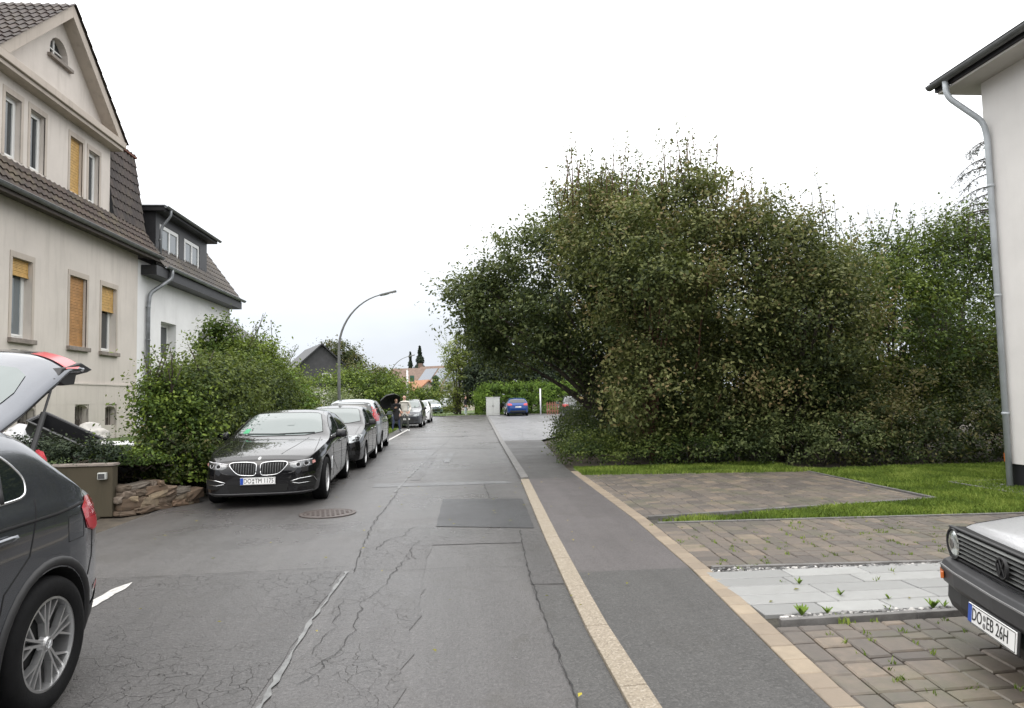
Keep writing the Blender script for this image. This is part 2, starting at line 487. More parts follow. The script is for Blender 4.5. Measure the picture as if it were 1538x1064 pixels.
def foliage(blobs, nclump, per, cr, lsize, zmin=None, flat=.6, upbias=.5, tvar=.28, clip=None, shell=(.72, 1.02), down=.35):
    C, D = clumps_on(blobs, nclump, shell, down)
    nt = np.array([noise.noise(Vector(c) * .55) for c in C]) * .9
    n2 = np.array([noise.noise(Vector(c) * 1.5 + Vector((9, 3, 1))) for c in C])
    ct = .42 + tvar * rng.normal(size=len(C)) * .55 + nt * tvar * 1.3 + n2 * tvar * 1.1
    n = len(C) * per
    idx = np.repeat(np.arange(len(C)), per)
    off = np.clip(rng.normal(size=(n, 3)), -1.9, 1.9) * cr[0] * .5
    rs = rng.uniform(.6, 1.5, len(C))[idx][:, None]
    off = off * rs * np.array([1, 1, flat])
    ax_ = unit(D * .7 + rng.normal(size=D.shape) * .45 + np.array([0, 0, .35]))[idx]
    al = np.sum(off * ax_, 1, keepdims=True)
    off = off * .78 + ax_ * al * rng.uniform(.3, 1.7, len(C))[idx][:, None]
    off += D[idx] * rng.uniform(-.3, 1, (n, 1)) * cr[0] * .5
    P = C[idx] + off
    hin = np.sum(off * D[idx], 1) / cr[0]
    tint = ct[idx] + .16 * rng.normal(size=n) + .16 * hin + .1 * off[:, 2] / cr[0]  # paler leaves outward and on top: clump shading put into the tint
    Nn = unit(D[idx] * .55 + np.array([0, 0, upbias]) + rng.normal(size=(n, 3)) * .55)
    size = lsize * rng.uniform(.45, 1.6, n)
    m = rng.random(n) < rng.uniform(.4, 1.15, len(C))[idx]
    if zmin is not None: m &= P[:, 2] > zmin
    if clip is not None: m &= clip(P)
    return P[m], Nn[m], size[m], tint[m], C
def shoots(specs, per, lsize, tbase=.6):
    """leafy twigs: list of (base, tip)"""
    Ps = []; Ns = []; Ts = []; As = []
    for a, b in specs:
        a = np.array(a); b = np.array(b); k = int(per * (.7 + .6 * rng.random()))
        t = rng.random(k) ** .8
        bow = rng.normal(size=3) * .06
        P = a + (b - a) * t[:, None] + np.outer(np.sin(t * 3.14), bow) + rng.normal(size=(k, 3)) * (.07 * (1 - t[:, None]) + .025)
        Ps.append(P); Ns.append(unit(rng.normal(size=(k, 3)) + np.array([0, 0, .3]))); Ts.append(tbase + .18 * rng.normal(size=k))
    return np.concatenate(Ps), np.concatenate(Ns), lsize * rng.uniform(.6, 1.25, sum(map(len, Ps))), np.concatenate(Ts)
def cat(*sets):
    return [np.concatenate([s[i] for s in sets]) for i in range(4)]
def limbs(mb, roots, targets, r0, r1=.012, wob=.12, seg=6):
    for tg in targets:
        rt_ = min(roots, key=lambda q: (q[0] - tg[0]) ** 2 + (q[1] - tg[1]) ** 2 + random.random() * 1.5)
        a = Vector(rt_); b = Vector(tg)
        pts = []
        h = Vector((a.x + (b.x - a.x) * .25, a.y + (b.y - a.y) * .25, a.z + (b.z - a.z) * .55))
        for i in range(8):
            t = i / 7
            p = a * (1 - t) ** 2 + h * 2 * t * (1 - t) + b * t * t
            if 0 < i: p += Vector([random.uniform(-wob, wob) for _ in range(3)]) * (t * (1.2 - t))
            pts.append(p)
        mb.tube(pts, [r0 * (1 - i / 7) + r1 * (i / 7) for i in range(8)], seg)
def tree(name, label, loc, blobs, roots, mat, nclump, per, cr, lsize, bark='bark', trunk_r=.09, ntarget=26, sh=None, zmin=None, group=None, cat_='tree', **kw):
    t = empty(name, loc, 0, label, cat_, group)
    f = foliage(blobs, nclump, per, (cr,), lsize, zmin, **kw)
    sets = [f[:4]]
    mb = MB()
    tg = [tuple(c) for c in f[4][rng.choice(len(f[4]), min(ntarget, len(f[4])), replace=False)]]
    limbs(mb, roots, tg, trunk_r)
    if sh:
        for a, b in sh: mb.tube([a, ((a[0] + b[0]) / 2 + .02, (a[1] + b[1]) / 2, (a[2] + b[2]) / 2), b], [.016, .011, .005], 4)
        sets.append(shoots(sh, 36, lsize))
    P, Nn, S, T = cat(*sets)
    L = np.array(loc)
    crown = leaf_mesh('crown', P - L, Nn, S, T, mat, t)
    for i in range(len(mb.v)): mb.v[i] = (mb.v[i][0] - loc[0], mb.v[i][1] - loc[1], mb.v[i][2] - loc[2])
    mb.build('trunk', bark, t, smooth=True, fixn=False)
    return t
def shrub(name, label, loc, blobs, mat, nclump, per, cr, lsize, cat_='shrub', group=None, stems=True, sh=None, **kw):
    roots = [(b[0] * .8 + loc[0] * .2, b[1] * .8 + loc[1] * .2, loc[2]) for b in blobs]
    return tree(name, label, loc, blobs, roots, mat, nclump, per, cr, lsize, trunk_r=.025, ntarget=14, sh=sh, cat_=cat_, group=group, zmin=loc[2] + .01, **kw)

# ------------------------------------------------------------------ ground, road, pavements
def kx(y):            # road-side edge of the kerb
    pts = [(-4, .84), (5, .87), (8, .98), (13.3, 1.21), (24.5, 1.49), (40, 1.95), (59, 2.5)]
    if y <= pts[0][0]: return pts[0][1]
    for (a, b), (c, d) in zip(pts, pts[1:]):
        if y <= c: return b + (d - b) * (y - a) / (c - a)
    return pts[-1][1]
def wx(y):            # right-hand edge of the footway
    pts = [(-4, 1.55), (3.5, 1.86), (6.1, 2.1), (8.65, 2.24), (15.1, 2.38), (24, 2.97), (26, 3.1)]
    for (a, b), (c, d) in zip(pts, pts[1:]):
        if y <= c: return b + (d - b) * (y - a) / (c - a)
    return 3.1
def sheet(name, pts, z, mat, kind='structure'):
    mb = MB()
    if len(pts) > 4:
        vv = [Vector((p[0], p[1], 0)) for p in pts]
        mb.add([(p[0], p[1], z) for p in pts], [tuple(t) for t in tessellate_polygon([vv])])
    else:
        mb.poly([(p[0], p[1], z) for p in pts])
    o = mb.build(name, mat)
    for p in o.data.polygons:
        if p.normal.z < 0: p.flip()
    return tag(o, kind=kind)
def ys(a, b, st=1.5):
    n = max(1, int(round((b - a) / st)))
    return [a + (b - a) * i / n for i in range(n + 1)]
sheet('ground', [(-900, -60), (900, -60), (900, 1500), (-900, 1500)], -.02, 'soil')
# carriageway, curving off to the left beyond 58 m
left = [(-4.6, -8), (-4.6, 12), (-4.3, 20), (-4.2, 30), (-3.9, 45), (-4.4, 58), (-8, 72), (-16, 86), (-30, 100)]
right = [(kx(y), y) for y in ys(-8, 59, 3)] + [(1.8, 64), (-1, 78), (-9, 95), (-24, 110)]
sheet('road', right + left[::-1], 0.0, 'asphalt_road')
sheet('verge', [(-9.4, 20.5), (-4.25, 20.5), (-3.3, 30), (-3.1, 45), (-3.6, 58), (-7, 72), (-30, 72), (-30, 20.5)], .004, 'grass_ground')
# near left cracked lane, patches, seams
def rough_poly(pts, amp=.03, step=.25):
    out = []
    for i, a in enumerate(pts):
        b = pts[(i + 1) % len(pts)]
        d = math.hypot(b[0] - a[0], b[1] - a[1]); n = max(1, int(d / step))
        for k in range(n):
            t = k / n
            out.append((a[0] + (b[0] - a[0]) * t + random.uniform(-amp, amp), a[1] + (b[1] - a[1]) * t + random.uniform(-amp, amp)))
    return out
sheet('asphalt_lane', rough_poly([(-4.6, -3), (-1.12, -3), (-1.1, 3), (-1.12, 6.75), (-3.0, 6.8), (-4.6, 6.75)], .02), .004, 'asphalt_cracked')
sheet('asphalt_strip', rough_poly([(-1.02, 3.2), (-.35, 3.2), (-.3, 7.6), (-.32, 8.8), (-1.0, 8.8)], .04), .004, 'asphalt_mid')
sheet('asphalt_patch', rough_poly([(-.29, 8.85), (-.25, 11.2), (1.02, 10.95), (.93, 8.5)], .008), .006, 'asphalt_patch')
sheet('asphalt_patch', rough_poly([(-.62, 7.75), (-.58, 8.75), (.78, 8.45), (.74, 7.7)], .012), .005, 'asphalt_mid')
sheet('asphalt_gutter', rough_poly([(.58, -3), (.84, -3), (.9, 5.9), (.62, 5.95)], .008), .004, 'asphalt_walk_near')
sheet('asphalt_gutter', rough_poly([(.62, 6.0), (.9, 5.98), (1.0, 8.3), (.72, 8.3)], .008), .004, 'asphalt_mid')
sheet('asphalt_band', rough_poly([(-1.6, 12.95), (-1.62, 13.55), (.95, 13.3), (1.05, 12.95)], .03), .004, 'asphalt_worn')
sheet('asphalt_band', rough_poly([(-.95, 13.9), (-.85, 19.8), (-.6, 19.8), (-.75, 13.9)], .03), .005, 'asphalt_mid')
sheet('asphalt_band', rough_poly([(-.35, 17.5), (-.3, 20.2), (-.1, 20.2), (-.2, 17.5)], .02), .005, 'asphalt_worn')
sheet('asphalt_patch', rough_poly([(-2.6, 22.4), (-2.5, 23.6), (1.2, 22.6), (1.15, 21.9)], .05), .004, 'asphalt_mid')
sheet('asphalt_patch', rough_poly([(-2.2, 29), (-2.1, 30.4), (1.0, 29.5), (1., 29.)], .05), .004, 'asphalt_mid')
def ribbon(name, pts, w, z, mat, jag=0.):
    mb = MB(); vs = []
    P = []
    for a, b in zip(pts, pts[1:]):
        n = max(1, int(math.hypot(b[0] - a[0], b[1] - a[1]) / .09)) if jag else 1
        for k in range(n): P.append((a[0] + (b[0] - a[0]) * k / n, a[1] + (b[1] - a[1]) * k / n))
    P.append(pts[-1])
    P = [(x + random.uniform(-jag, jag), y) for x, y in P]
    for i, (x, y) in enumerate(P):
        a = P[max(0, i - 1)]; b = P[min(len(P) - 1, i + 1)]
        d = math.hypot(b[0] - a[0], b[1] - a[1]) or 1
        nx, ny = (b[1] - a[1]) / d, -(b[0] - a[0]) / d
        ww = w * (random.uniform(.15, 1.0) if jag else 1) / 2
        vs += [(x - nx * ww, y - ny * ww, z), (x + nx * ww, y + ny * ww, z)]
    mb.add(vs, [(2 * i, 2 * i + 1, 2 * i + 3, 2 * i + 2) for i in range(len(P) - 1)])
    o = mb.build(name, mat)
    for p in o.data.polygons:
        if p.normal.z < 0: p.flip()
    return tag(o, kind='structure')
ribbon('road_seam', [(-1.08, -2), (-1.07, 3.8), (-1.1, 5.2), (-1.06, 6.7)], .05, .009, 'seam', .01)
ribbon('road_seam', [(-1.1, 12.2), (-1.05, 13.9), (-.8, 19), (-.35, 27), (.1, 39), (.5, 55)], .055, .009, 'seam', .012)
ribbon('road_crack', [(-1.0, 6.7), (-1.08, 8.0), (-1.12, 9.5), (-1.06, 12.2)], .012, .0095, 'crack_dark', .02)
ribbon('road_crack', [(.6, -2), (.61, 5), (.64, 6.4), (.74, 8.4)], .014, .0095, 'crack_dark', .012)
ribbon('road_crack', [(-3.4, 6.8), (-2.2, 6.82), (-1.05, 6.9)], .014, .0095, 'crack_dark', .02)
ribbon('road_crack', [(-1.05, 6.8), (-.5, 6.65), (.2, 6.7), (.62, 6.6)], .006, .0095, 'crack_dark', .015)
ribbon('road_crack', [(-.92, 4.1), (-.75, 4.9), (-.78, 5.6), (-.62, 6.5), (-.5, 7.4)], .008, .0095, 'crack_dark', .035)
ribbon('road_crack', [(-.98, 4.6), (-.9, 5.1), (-.95, 5.8)], .007, .0095, 'crack_dark', .03)
ribbon('road_crack', [(-.9, 7.6), (-.82, 8.1), (-.66, 8.3), (-.55, 8.9)], .01, .0095, 'crack_dark', .04)
ribbon('road_crack', [(-.45, 7.1), (-.52, 7.6), (-.45, 8.0)], .007, .0095, 'crack_dark', .03)
ribbon('road_crack', [(.95, 5.95), (.62, 5.98)], .008, .0095, 'crack_dark', .01)
ribbon('road_crack', [(.5, 11.2), (.48, 12.9)], .014, .0095, 'crack_dark', .01)
sheet('parking_line', rough_poly([(-3.04, 4.6), (-2.95, 4.6), (-2.955, 6.5), (-2.99, 6.62), (-3.05, 6.45)], .012, .08), .0095, 'white_paint_line')
ribbon('parking_line', [(-2.79, 23.8), (-2.62, 35), (-2.6, 37)], .11, .0095, 'white_paint_line')

# kerb: flush light slabs near, raised grey stones beyond
def kerb(y0, y1, step, w, z, mat, name):
    mb = MB(); y = y0
    while y < y1 - .01:
        ye = min(y + step, y1)
        for q, (a, b) in enumerate([(y + .004, ye - .004)]):
            x0, x1 = kx(a), kx(b)
            vs = [(x0, a, -.1), (x0 + w, a, -.1), (x0 + w, a, z), (x0, a, z - .006), (x1, b, -.1), (x1 + w, b, -.1), (x1 + w, b, z), (x1, b, z - .006)]
            mb.add(vs, [(0, 3, 2, 1), (4, 5, 6, 7), (0, 4, 7, 3), (1, 2, 6, 5), (3, 7, 6, 2)])
        y = ye
    o = mb.build(name, mat, bevel=.006)
    return tag(o, kind='structure')
kerb(-4.2, 13.3, 1.0, .155, .035, 'kerb_tan', 'kerb_stones')
kerb(13.3, 58.8, 1.0, .15, .075, 'kerb_grey', 'kerb_stones')
def walk(y0, y1, mat, z0, z1):
    mb = MB(); Y = ys(y0, y1, .8)
    vs = []
    for y in Y:
        z = z0 + (z1 - z0) * (y - y0) / (y1 - y0)
        vs += [(kx(y) + .155, y, z), (wx(y), y, z)]
    mb.add(vs, [(2 * i, 2 * i + 1, 2 * i + 3, 2 * i + 2) for i in range(len(Y) - 1)])
    return tag(mb.build('footway', mat), kind='structure')
walk(-4.2, 6.25, 'asphalt_walk_near', .025, .025)
walk(6.25, 13.3, 'asphalt_walk_far', .025, .03)
walk(13.3, 24.5, 'asphalt_walk_near', .03, .06)
# side street branching to the right
sheet('side_street', [(kx(24.5) + .15, 24.5), (3.0, 24.5), (6, 31), (16, 42), (30, 50), (30, 57.5), (8, 58.2), (kx(58) + .15, 58.5), (kx(40) + .15, 40)], .058, 'asphalt_side')
sheet('grass_bank', [(-7, 66), (-.9, 60.6), (2.3, 59.6), (30, 58.3), (30, 90), (-2, 82)], .065, 'grass_ground')
mbk = MB(); mbk.bbox(-1., 2.6, 59.35, 59.5, 0, .1); mbk.bbox(2.6, 9.4, 58.9, 59.05, 0, .12)
tag(mbk.build('kerb_far', 'kerb_grey'), kind='structure')

# right-hand plots
tag(sheet('plot_base', [(wx(-4), -4.2), (12, -4.2), (12, 13), (2.4, 14.6), (2.26, 9), (2.1, 6.1)], .004, 'joint_soil'), kind='structure')
def tile_row(mb, x0, x1, y, d, lens, z, h, gap, tfun, skew=lambda x: 0, rnd=.003):
    x = x0
    while x < x1 - .03:
        l = min(random.choice(lens), x1 - x)
        if x1 - (x + l) < .05: l = x1 - x
        t = tfun()
        dz = random.uniform(-rnd, rnd)
        xa, xb = x + gap / 2, x + l - gap / 2
        ya, yb = y + gap / 2, y + d - gap / 2
        b = .006
        tz = random.uniform(-.002, .002)
        vs = [(xa, ya, -.02), (xb, ya, -.02), (xb, yb, -.02), (xa, yb, -.02),
              (xa, ya, z + dz - b), (xb, ya, z + dz - b), (xb, yb, z + dz - b), (xa, yb, z + dz - b),
              (xa + b, ya + b, z + dz), (xb - b, ya + b, z + dz + tz), (xb - b, yb - b, z + dz + tz), (xa + b, yb - b, z + dz)]
        vs = [(v[0], v[1] + skew(v[0]), v[2]) for v in vs]
        mb.add(vs, [(0, 1, 5, 4), (1, 2, 6, 5), (2, 3, 7, 6), (3, 0, 4, 7), (4, 5, 9, 8), (5, 6, 10, 9), (6, 7, 11, 10), (7, 4, 8, 11), (8, 9, 10, 11)], 0, t)
        x += l
def pavers(name, y0, y1, x0f, x1f, skewf, bias=0., zz=.034, sl=.06):
    """courses parallel to the footway, broken into blocks of uneven length"""
    mb = MB(); u = 0.; gap = .011
    ym = (y0 + y1) / 2; X0 = x0f(ym); X1 = x1f(ym)
    while X0 + u < X1 - .05:
        w = min(random.choice([.16, .24, .2, .16]), X1 - X0 - u); y = y0
        while y < y1 - .04:
            l = random.choice([.16, .24, .3, .2, .13]); l = min(l, y1 - y)
            if y1 - (y + l) < .06: l = y1 - y
            n = noise.noise(Vector(((X0 + u) * .5, y * .9, 3.1))) * .3
            t = min(1, max(0, random.choice([.05, .2, .3, .45, .55, .8]) + n + bias + random.uniform(-.08, .08)))
            ya, yb = y + gap / 2 * random.uniform(.6, 1.5), y + l - gap / 2 * random.uniform(.6, 1.5)
            def P(q, yy): return (x0f(yy) + q, yy + skewf(x0f(yy) + q))
            qa, qb = u + gap / 2 * random.uniform(.6, 1.4), u + w - gap / 2 * random.uniform(.6, 1.4)
            b = .009; z = zz + random.uniform(-.003, .003); tz = [random.uniform(-.0025, .0025) for _ in range(4)]
            c4 = [(qa, ya), (qb, ya), (qb, yb), (qa, yb)]; i4 = [(qa + b, ya + b), (qb - b, ya + b), (qb - b, yb - b), (qa + b, yb - b)]
            vs = [(*P(*c), -.02) for c in c4] + [(*P(*c), z - b) for c in c4] + [(*P(*c), z + k) for c, k in zip(i4, tz)]
            mb.add(vs, [(0, 1, 5, 4), (1, 2, 6, 5), (2, 3, 7, 6), (3, 0, 4, 7), (4, 5, 9, 8), (5, 6, 10, 9), (6, 7, 11, 10), (7, 4, 8, 11), (8, 9, 10, 11)], 0, t)
            y += l
        u += w
    return tag(mb.build(name, 'paver_mix', tint=True, fixn=False), kind='structure')
s0 = lambda x: 0
bw = .165                                              # width of the tan border course
def near_bias(): pass
pavers('paving', -3.9, 4.58, lambda y: wx(y) + bw, lambda y: 9.6, lambda x: .03 * (x - 2.2), .12)
pavers('paving', 6.26, 8.36, lambda y: wx(y) + bw, lambda y: 11.5, lambda x: -.05 * (x - 2.2))
sk = lambda x: .155 * (x - 2.3)
pavers('paving', 8.78, 13.6, lambda y: wx(y) + bw, lambda y: min(6.85, 6.85), lambda x: (.155 * (x - 2.3)) * max(0, 1), -.02)
# border course of tan blocks
mb = MB(); y = -3.9
while y < 14.2:
    d = random.choice([.2, .21, .22])
    for (c0, c1) in ((0.004, bw - .004),):
        ya, yb = y + .004, y + d - .004
        z = .036 + random.uniform(-.002, .002); b = .006
        P = [(wx(ya) + c0, ya), (wx(ya) + c1, ya), (wx(yb) + c1, yb), (wx(yb) + c0, yb)]
        Q = [(P[0][0] + b, ya + b), (P[1][0] - b, ya + b), (P[2][0] - b, yb - b), (P[3][0] + b, yb - b)]
        vs = [(x_, y_, -.02) for x_, y_ in P] + [(x_, y_, z - b) for x_, y_ in P] + [(x_, y_, z) for x_, y_ in Q]
        mb.add(vs, [(0, 1, 5, 4), (1, 2, 6, 5), (2, 3, 7, 6), (3, 0, 4, 7), (4, 5, 9, 8), (5, 6, 10, 9), (6, 7, 11, 10), (7, 4, 8, 11), (8, 9, 10, 11)], 0, random.random() * (.6 if y > 6 else 1))
    y += d
tag(mb.build('border_course', 'paver_tan', tint=True, fixn=False), kind='structure')
# pale slab strip between gravel strips
mb = MB(); y = 4.83
for k in range(5):
    tile_row(mb, wx(5) + bw + random.uniform(-.0, .01), 6.4, y, .236, [.8, .6, .7, .5], .036, .08, .014, lambda: random.uniform(.1, .95), lambda x: -.01 * (x - 2.2), .001)
    y += .24
tag(mb.build('slab_strip', 'slate', tint=True, fixn=False), kind='structure')
def edging(x0, x1, y, z, sl):
    mb = MB()
    x = x0
    while x < x1:
        xe = min(x + 1., x1)
        mb.add([(x, y + sl * (x - 2.2) - .025, -.02), (xe - .004, y + sl * (xe - 2.2) - .025, -.02), (xe - .004, y + sl * (xe - 2.2) + .025, -.02), (x, y + sl * (x - 2.2) + .025, -.02),
                (x, y + sl * (x - 2.2) - .025, z), (xe - .004, y + sl * (xe - 2.2) - .025, z), (xe - .004, y + sl * (xe - 2.2) + .025, z), (x, y + sl * (x - 2.2) + .025, z)],
               [(0, 1, 5, 4), (1, 2, 6, 5), (2, 3, 7, 6), (3, 0, 4, 7), (4, 5, 6, 7)])
        x = xe
    return mb
mb = edging(2.2, 6.4, 4.66, .06, .02)
tag(mb.build('edging_stones', 'kerb_grey', fixn=False, bevel=.005), kind='structure')
mb = edging(2.3, 6.4, 6.2, .045, -.06)
tag(mb.build('edging_stones', 'kerb_grey', fixn=False, bevel=.005), kind='structure')
mb = edging(2.45, 6.9, 8.75, .05, .155)
mb2 = edging(2.45, 11.5, 8.4, .045, -.05)
tag(mb.build('edging_stones', 'kerb_grey', fixn=False, bevel=.005), kind='structure')
tag(mb2.build('edging_stones', 'kerb_grey', fixn=False, bevel=.005), kind='structure')
mb = MB(); mb.bbox(6.87, 6.92, 9.5, 13.4, -.02, .05)
tag(mb.build('edging_stones', 'kerb_grey', bevel=.005), kind='structure')
# pebbles
mb = MB()
def pebble(x, y, z, r_, t):
    n = 6
    a0 = random.random() * 6
    vs = []
    for (rr, h) in ((.75, -.3), (1., .05), (.6, .45)):
        for k in range(n):
            a = a0 + 2 * math.pi * k / n
            vs.append((x + r_ * rr * math.cos(a) * random.uniform(.8, 1.2), y + r_ * rr * .75 * math.sin(a), z + r_ * h * random.uniform(.8, 1.2)))
    fs = [tuple(range(12, 18))]
    for i in range(2):
        for k in range(n): fs.append((i * n + k, i * n + (k + 1) % n, (i + 1) * n + (k + 1) % n, (i + 1) * n + k))
    mb.add(vs, fs, 0, t)
for _ in range(2300):
    x = random.uniform(2.27, 6.3)
    if random.random() < .5: y = random.uniform(4.71, 4.82) + .02 * (x - 2.2)
    else: y = random.uniform(6.04, 6.16) - .055 * (x - 2.3)
    pebble(x, y, .018 + random.random() * .012, random.uniform(.011, .024), random.random() ** 2.6)
o = mb.build('pebble_strips', 'pebbles', tint=True, smooth=True, fixn=False)
tag(o, 'grey and white pebbles filling the narrow strips beside the pale slabs', 'pebbles', kind='stuff')
# lawns
sheet('lawn', [(2.42, 8.42), (11.5, 7.95), (14, 8), (14, 13.4), (6.95, 13.4), (6.93, 9.47)], .03, 'grass_ground')
sheet('lawn', [(2.45, 13.55), (6.9, 13.0), (7, 14.6), (2.5, 14.9)], .031, 'grass_ground')
def in_poly(P, poly):
    x, y = P[:, 0], P[:, 1]; c = np.zeros(len(P), bool); j = len(poly) - 1
    for i in range(len(poly)):
        xi, yi = poly[i]; xj, yj = poly[j]
        c ^= ((yi > y) != (yj > y)) & (x < (xj - xi) * (y - yi) / (yj - yi + 1e-12) + xi)
        j = i
    return c
def blades(polys, n, h, name, label, mat='grass_blade', w=.16, z0=.03, dens=None):
    allP = []
    for poly, k in polys:
        xs = [p[0] for p in poly]; yy = [p[1] for p in poly]
        P = np.stack([rng.uniform(min(xs), max(xs), k), rng.uniform(min(yy), max(yy), k)], 1)
        P = P[in_poly(P, poly)]
        allP.append(P)
    P = np.concatenate(allP); n = len(P)
    pn = np.array([noise.noise(Vector((p[0] * 1.7, p[1] * 1.7, 0))) for p in P])
    hh = h * rng.uniform(.5, 1.4, n) * (1 + .5 * pn)
    lean = rng.normal(size=(n, 2)) * .45
    ang = rng.uniform(0, 6.28, n)
    ww = w * h * rng.uniform(.5, 1.3, n)
    B = np.stack([np.cos(ang) * ww, np.sin(ang) * ww, np.zeros(n)], 1)
    base = np.stack([P[:, 0], P[:, 1], np.full(n, z0)], 1)
    mid = base + np.stack([lean[:, 0] * hh * .3, lean[:, 1] * hh * .3, hh * .6], 1)
    tip = base + np.stack([lean[:, 0] * hh, lean[:, 1] * hh, hh], 1)
    V = np.stack([base - B, base + B, mid + B * .6, tip, mid - B * .6], 1).reshape(-1, 3)
    me = bpy.data.meshes.new(name)
    me.vertices.add(5 * n); me.loops.add(5 * n); me.polygons.add(n)
    me.vertices.foreach_set('co', V.astype(np.float32).ravel())
    me.loops.foreach_set('vertex_index', np.arange(5 * n, dtype=np.int32))
    me.polygons.foreach_set('loop_start', np.arange(0, 5 * n, 5, dtype=np.int32))
    at = me.attributes.new('tint', 'FLOAT', 'FACE')
    at.data.foreach_set('value', np.clip(.45 + .6 * pn + .2 * rng.normal(size=n), 0, 1).astype(np.float32))
    me.update(calc_edges=True)
    o = link(name, me, mat)
    return tag(o, label, 'grass', kind='stuff')
blades([([(2.42, 8.44), (7, 8.2), (11.5, 7.99), (12, 9.6), (6.93, 9.44)], 52000), ([(6.95, 9.4), (12, 9.4), (12, 13.4), (6.95, 13.4)], 60000), ([(2.47, 13.6), (6.9, 13.05), (7, 14.9), (2.55, 15.1)], 22000)],
       0, .052, 'lawn_grass', 'short bright green grass growing around the paved parking plots')
blades([([(-5.6, 22), (-3.3, 22), (-3.15, 36), (-5.6, 36)], 24000), ([(-7, 66), (-.9, 60.7), (2.3, 59.7), (30, 58.5), (30, 62), (-2, 68)], 9000)],
       0, .1, 'verge_grass', 'rough green grass of the roadside verges')
# weeds in joints as stuff
wp = []
for _ in range(260):
    x = random.uniform(2.3, 5.5); y = random.uniform(3.4, 8.3)
    if 4.7 < y < 6.15 and random.random() < .9: continue
    wp.append(([(x - .02, y - .02), (x + .03, y - .02), (x + .03, y + .03), (x - .02, y + .03)], 7))
blades(wp, 0, .03, 'joint_weeds', 'tiny green weeds and moss sprouting in the paving joints', z0=.025, w=.2)
def weed(x, y, n, h, label):
    mb = MB()
    for k in range(n):
        a = random.uniform(0, 6.28); l = h * random.uniform(.7, 1.2); w = l * .2
        dx, dy = math.cos(a), math.sin(a)
        px, py = -dy, dx
        vs = [(0, 0, 0), (dx * l * .3 + px * w, dy * l * .3 + py * w, l * .45), (dx * l * .45, dy * l * .45, l * .8), (dx * l * .75, dy * l * .75, l * .95), (dx * l * .3 - px * w, dy * l * .3 - py * w, l * .45)]
        mb.add(vs, [(0, 1, 2, 4), (1, 3, 2), (4, 2, 3)], 0, random.uniform(.5, 1))
    o = mb.build('weed', 'leaf_bright', tint=True, fixn=False)
    o.location = (x, y, .03)
    return tag(o, label, 'weed')
weed(2.42, 4.78, 26, .07, 'bushy green weed at the left end of the pebble strip')
weed(2.62, 4.80, 10, .06, 'small green weed just right of the bushy one in the pebbles')
weed(3.42, 4.80, 14, .065, 'yellow-green leafy weed in the pebbles near the bumper of the pale car')
weed(3.52, 4.82, 7, .05, 'low weed in the pebbles closest to the pale car')
weed(2.95, 5.2, 8, .05, 'small weed between the pale slabs, left of centre')
weed(3.25, 5.05, 6, .045, 'tiny weed between the pale slabs nearest the car')
weed(2.8, 5.55, 8, .05, 'thin weed growing in the middle joint of the pale slabs')
# fallen leaves
mb = MB()
for _ in range(160):
    x = random.uniform(-4, 9); y = random.uniform(3.5, 16)
    a = random.random() * 6; s_ = random.uniform(.012, .03)
    c, s = math.cos(a) * s_, math.sin(a) * s_
    mb.add([(x - c, y - s, .042), (x - s * .5, y + c * .5, .05), (x + c, y + s, .045), (x + s * .5, y - c * .5, .048)], [(0, 1, 2, 3)], 0, random.random())
tag(mb.build('fallen_leaves', 'leaf_yellow', tint=True, fixn=False), 'scattered small yellow-brown fallen leaves on the wet ground', 'leaves', kind='stuff')
# manhole cover
mt = empty('manhole_cover', (-1.88, 10.14, 0), .2, 'round rusty cast iron manhole cover in the road before the black sedan', 'manhole cover')
mb = MB(); mb.lathe([(.4, .002), (.4, .014), (.345, .016), (.34, .008)], seg=48); mb.build('frame', 'cast_iron', mt, fixn=False)
mb = MB(); mb.lathe([(.335, .004), (.335, .014), (0.001, .016)], seg=48)
for i in range(-4, 5):
    for j in range(-4, 5):
        if i * i + j * j < 18: mb.box((i * .068, j * .068, .018), (.04, .04, .008), rz=.0)
mb.build('lid', 'cast_iron', mt)
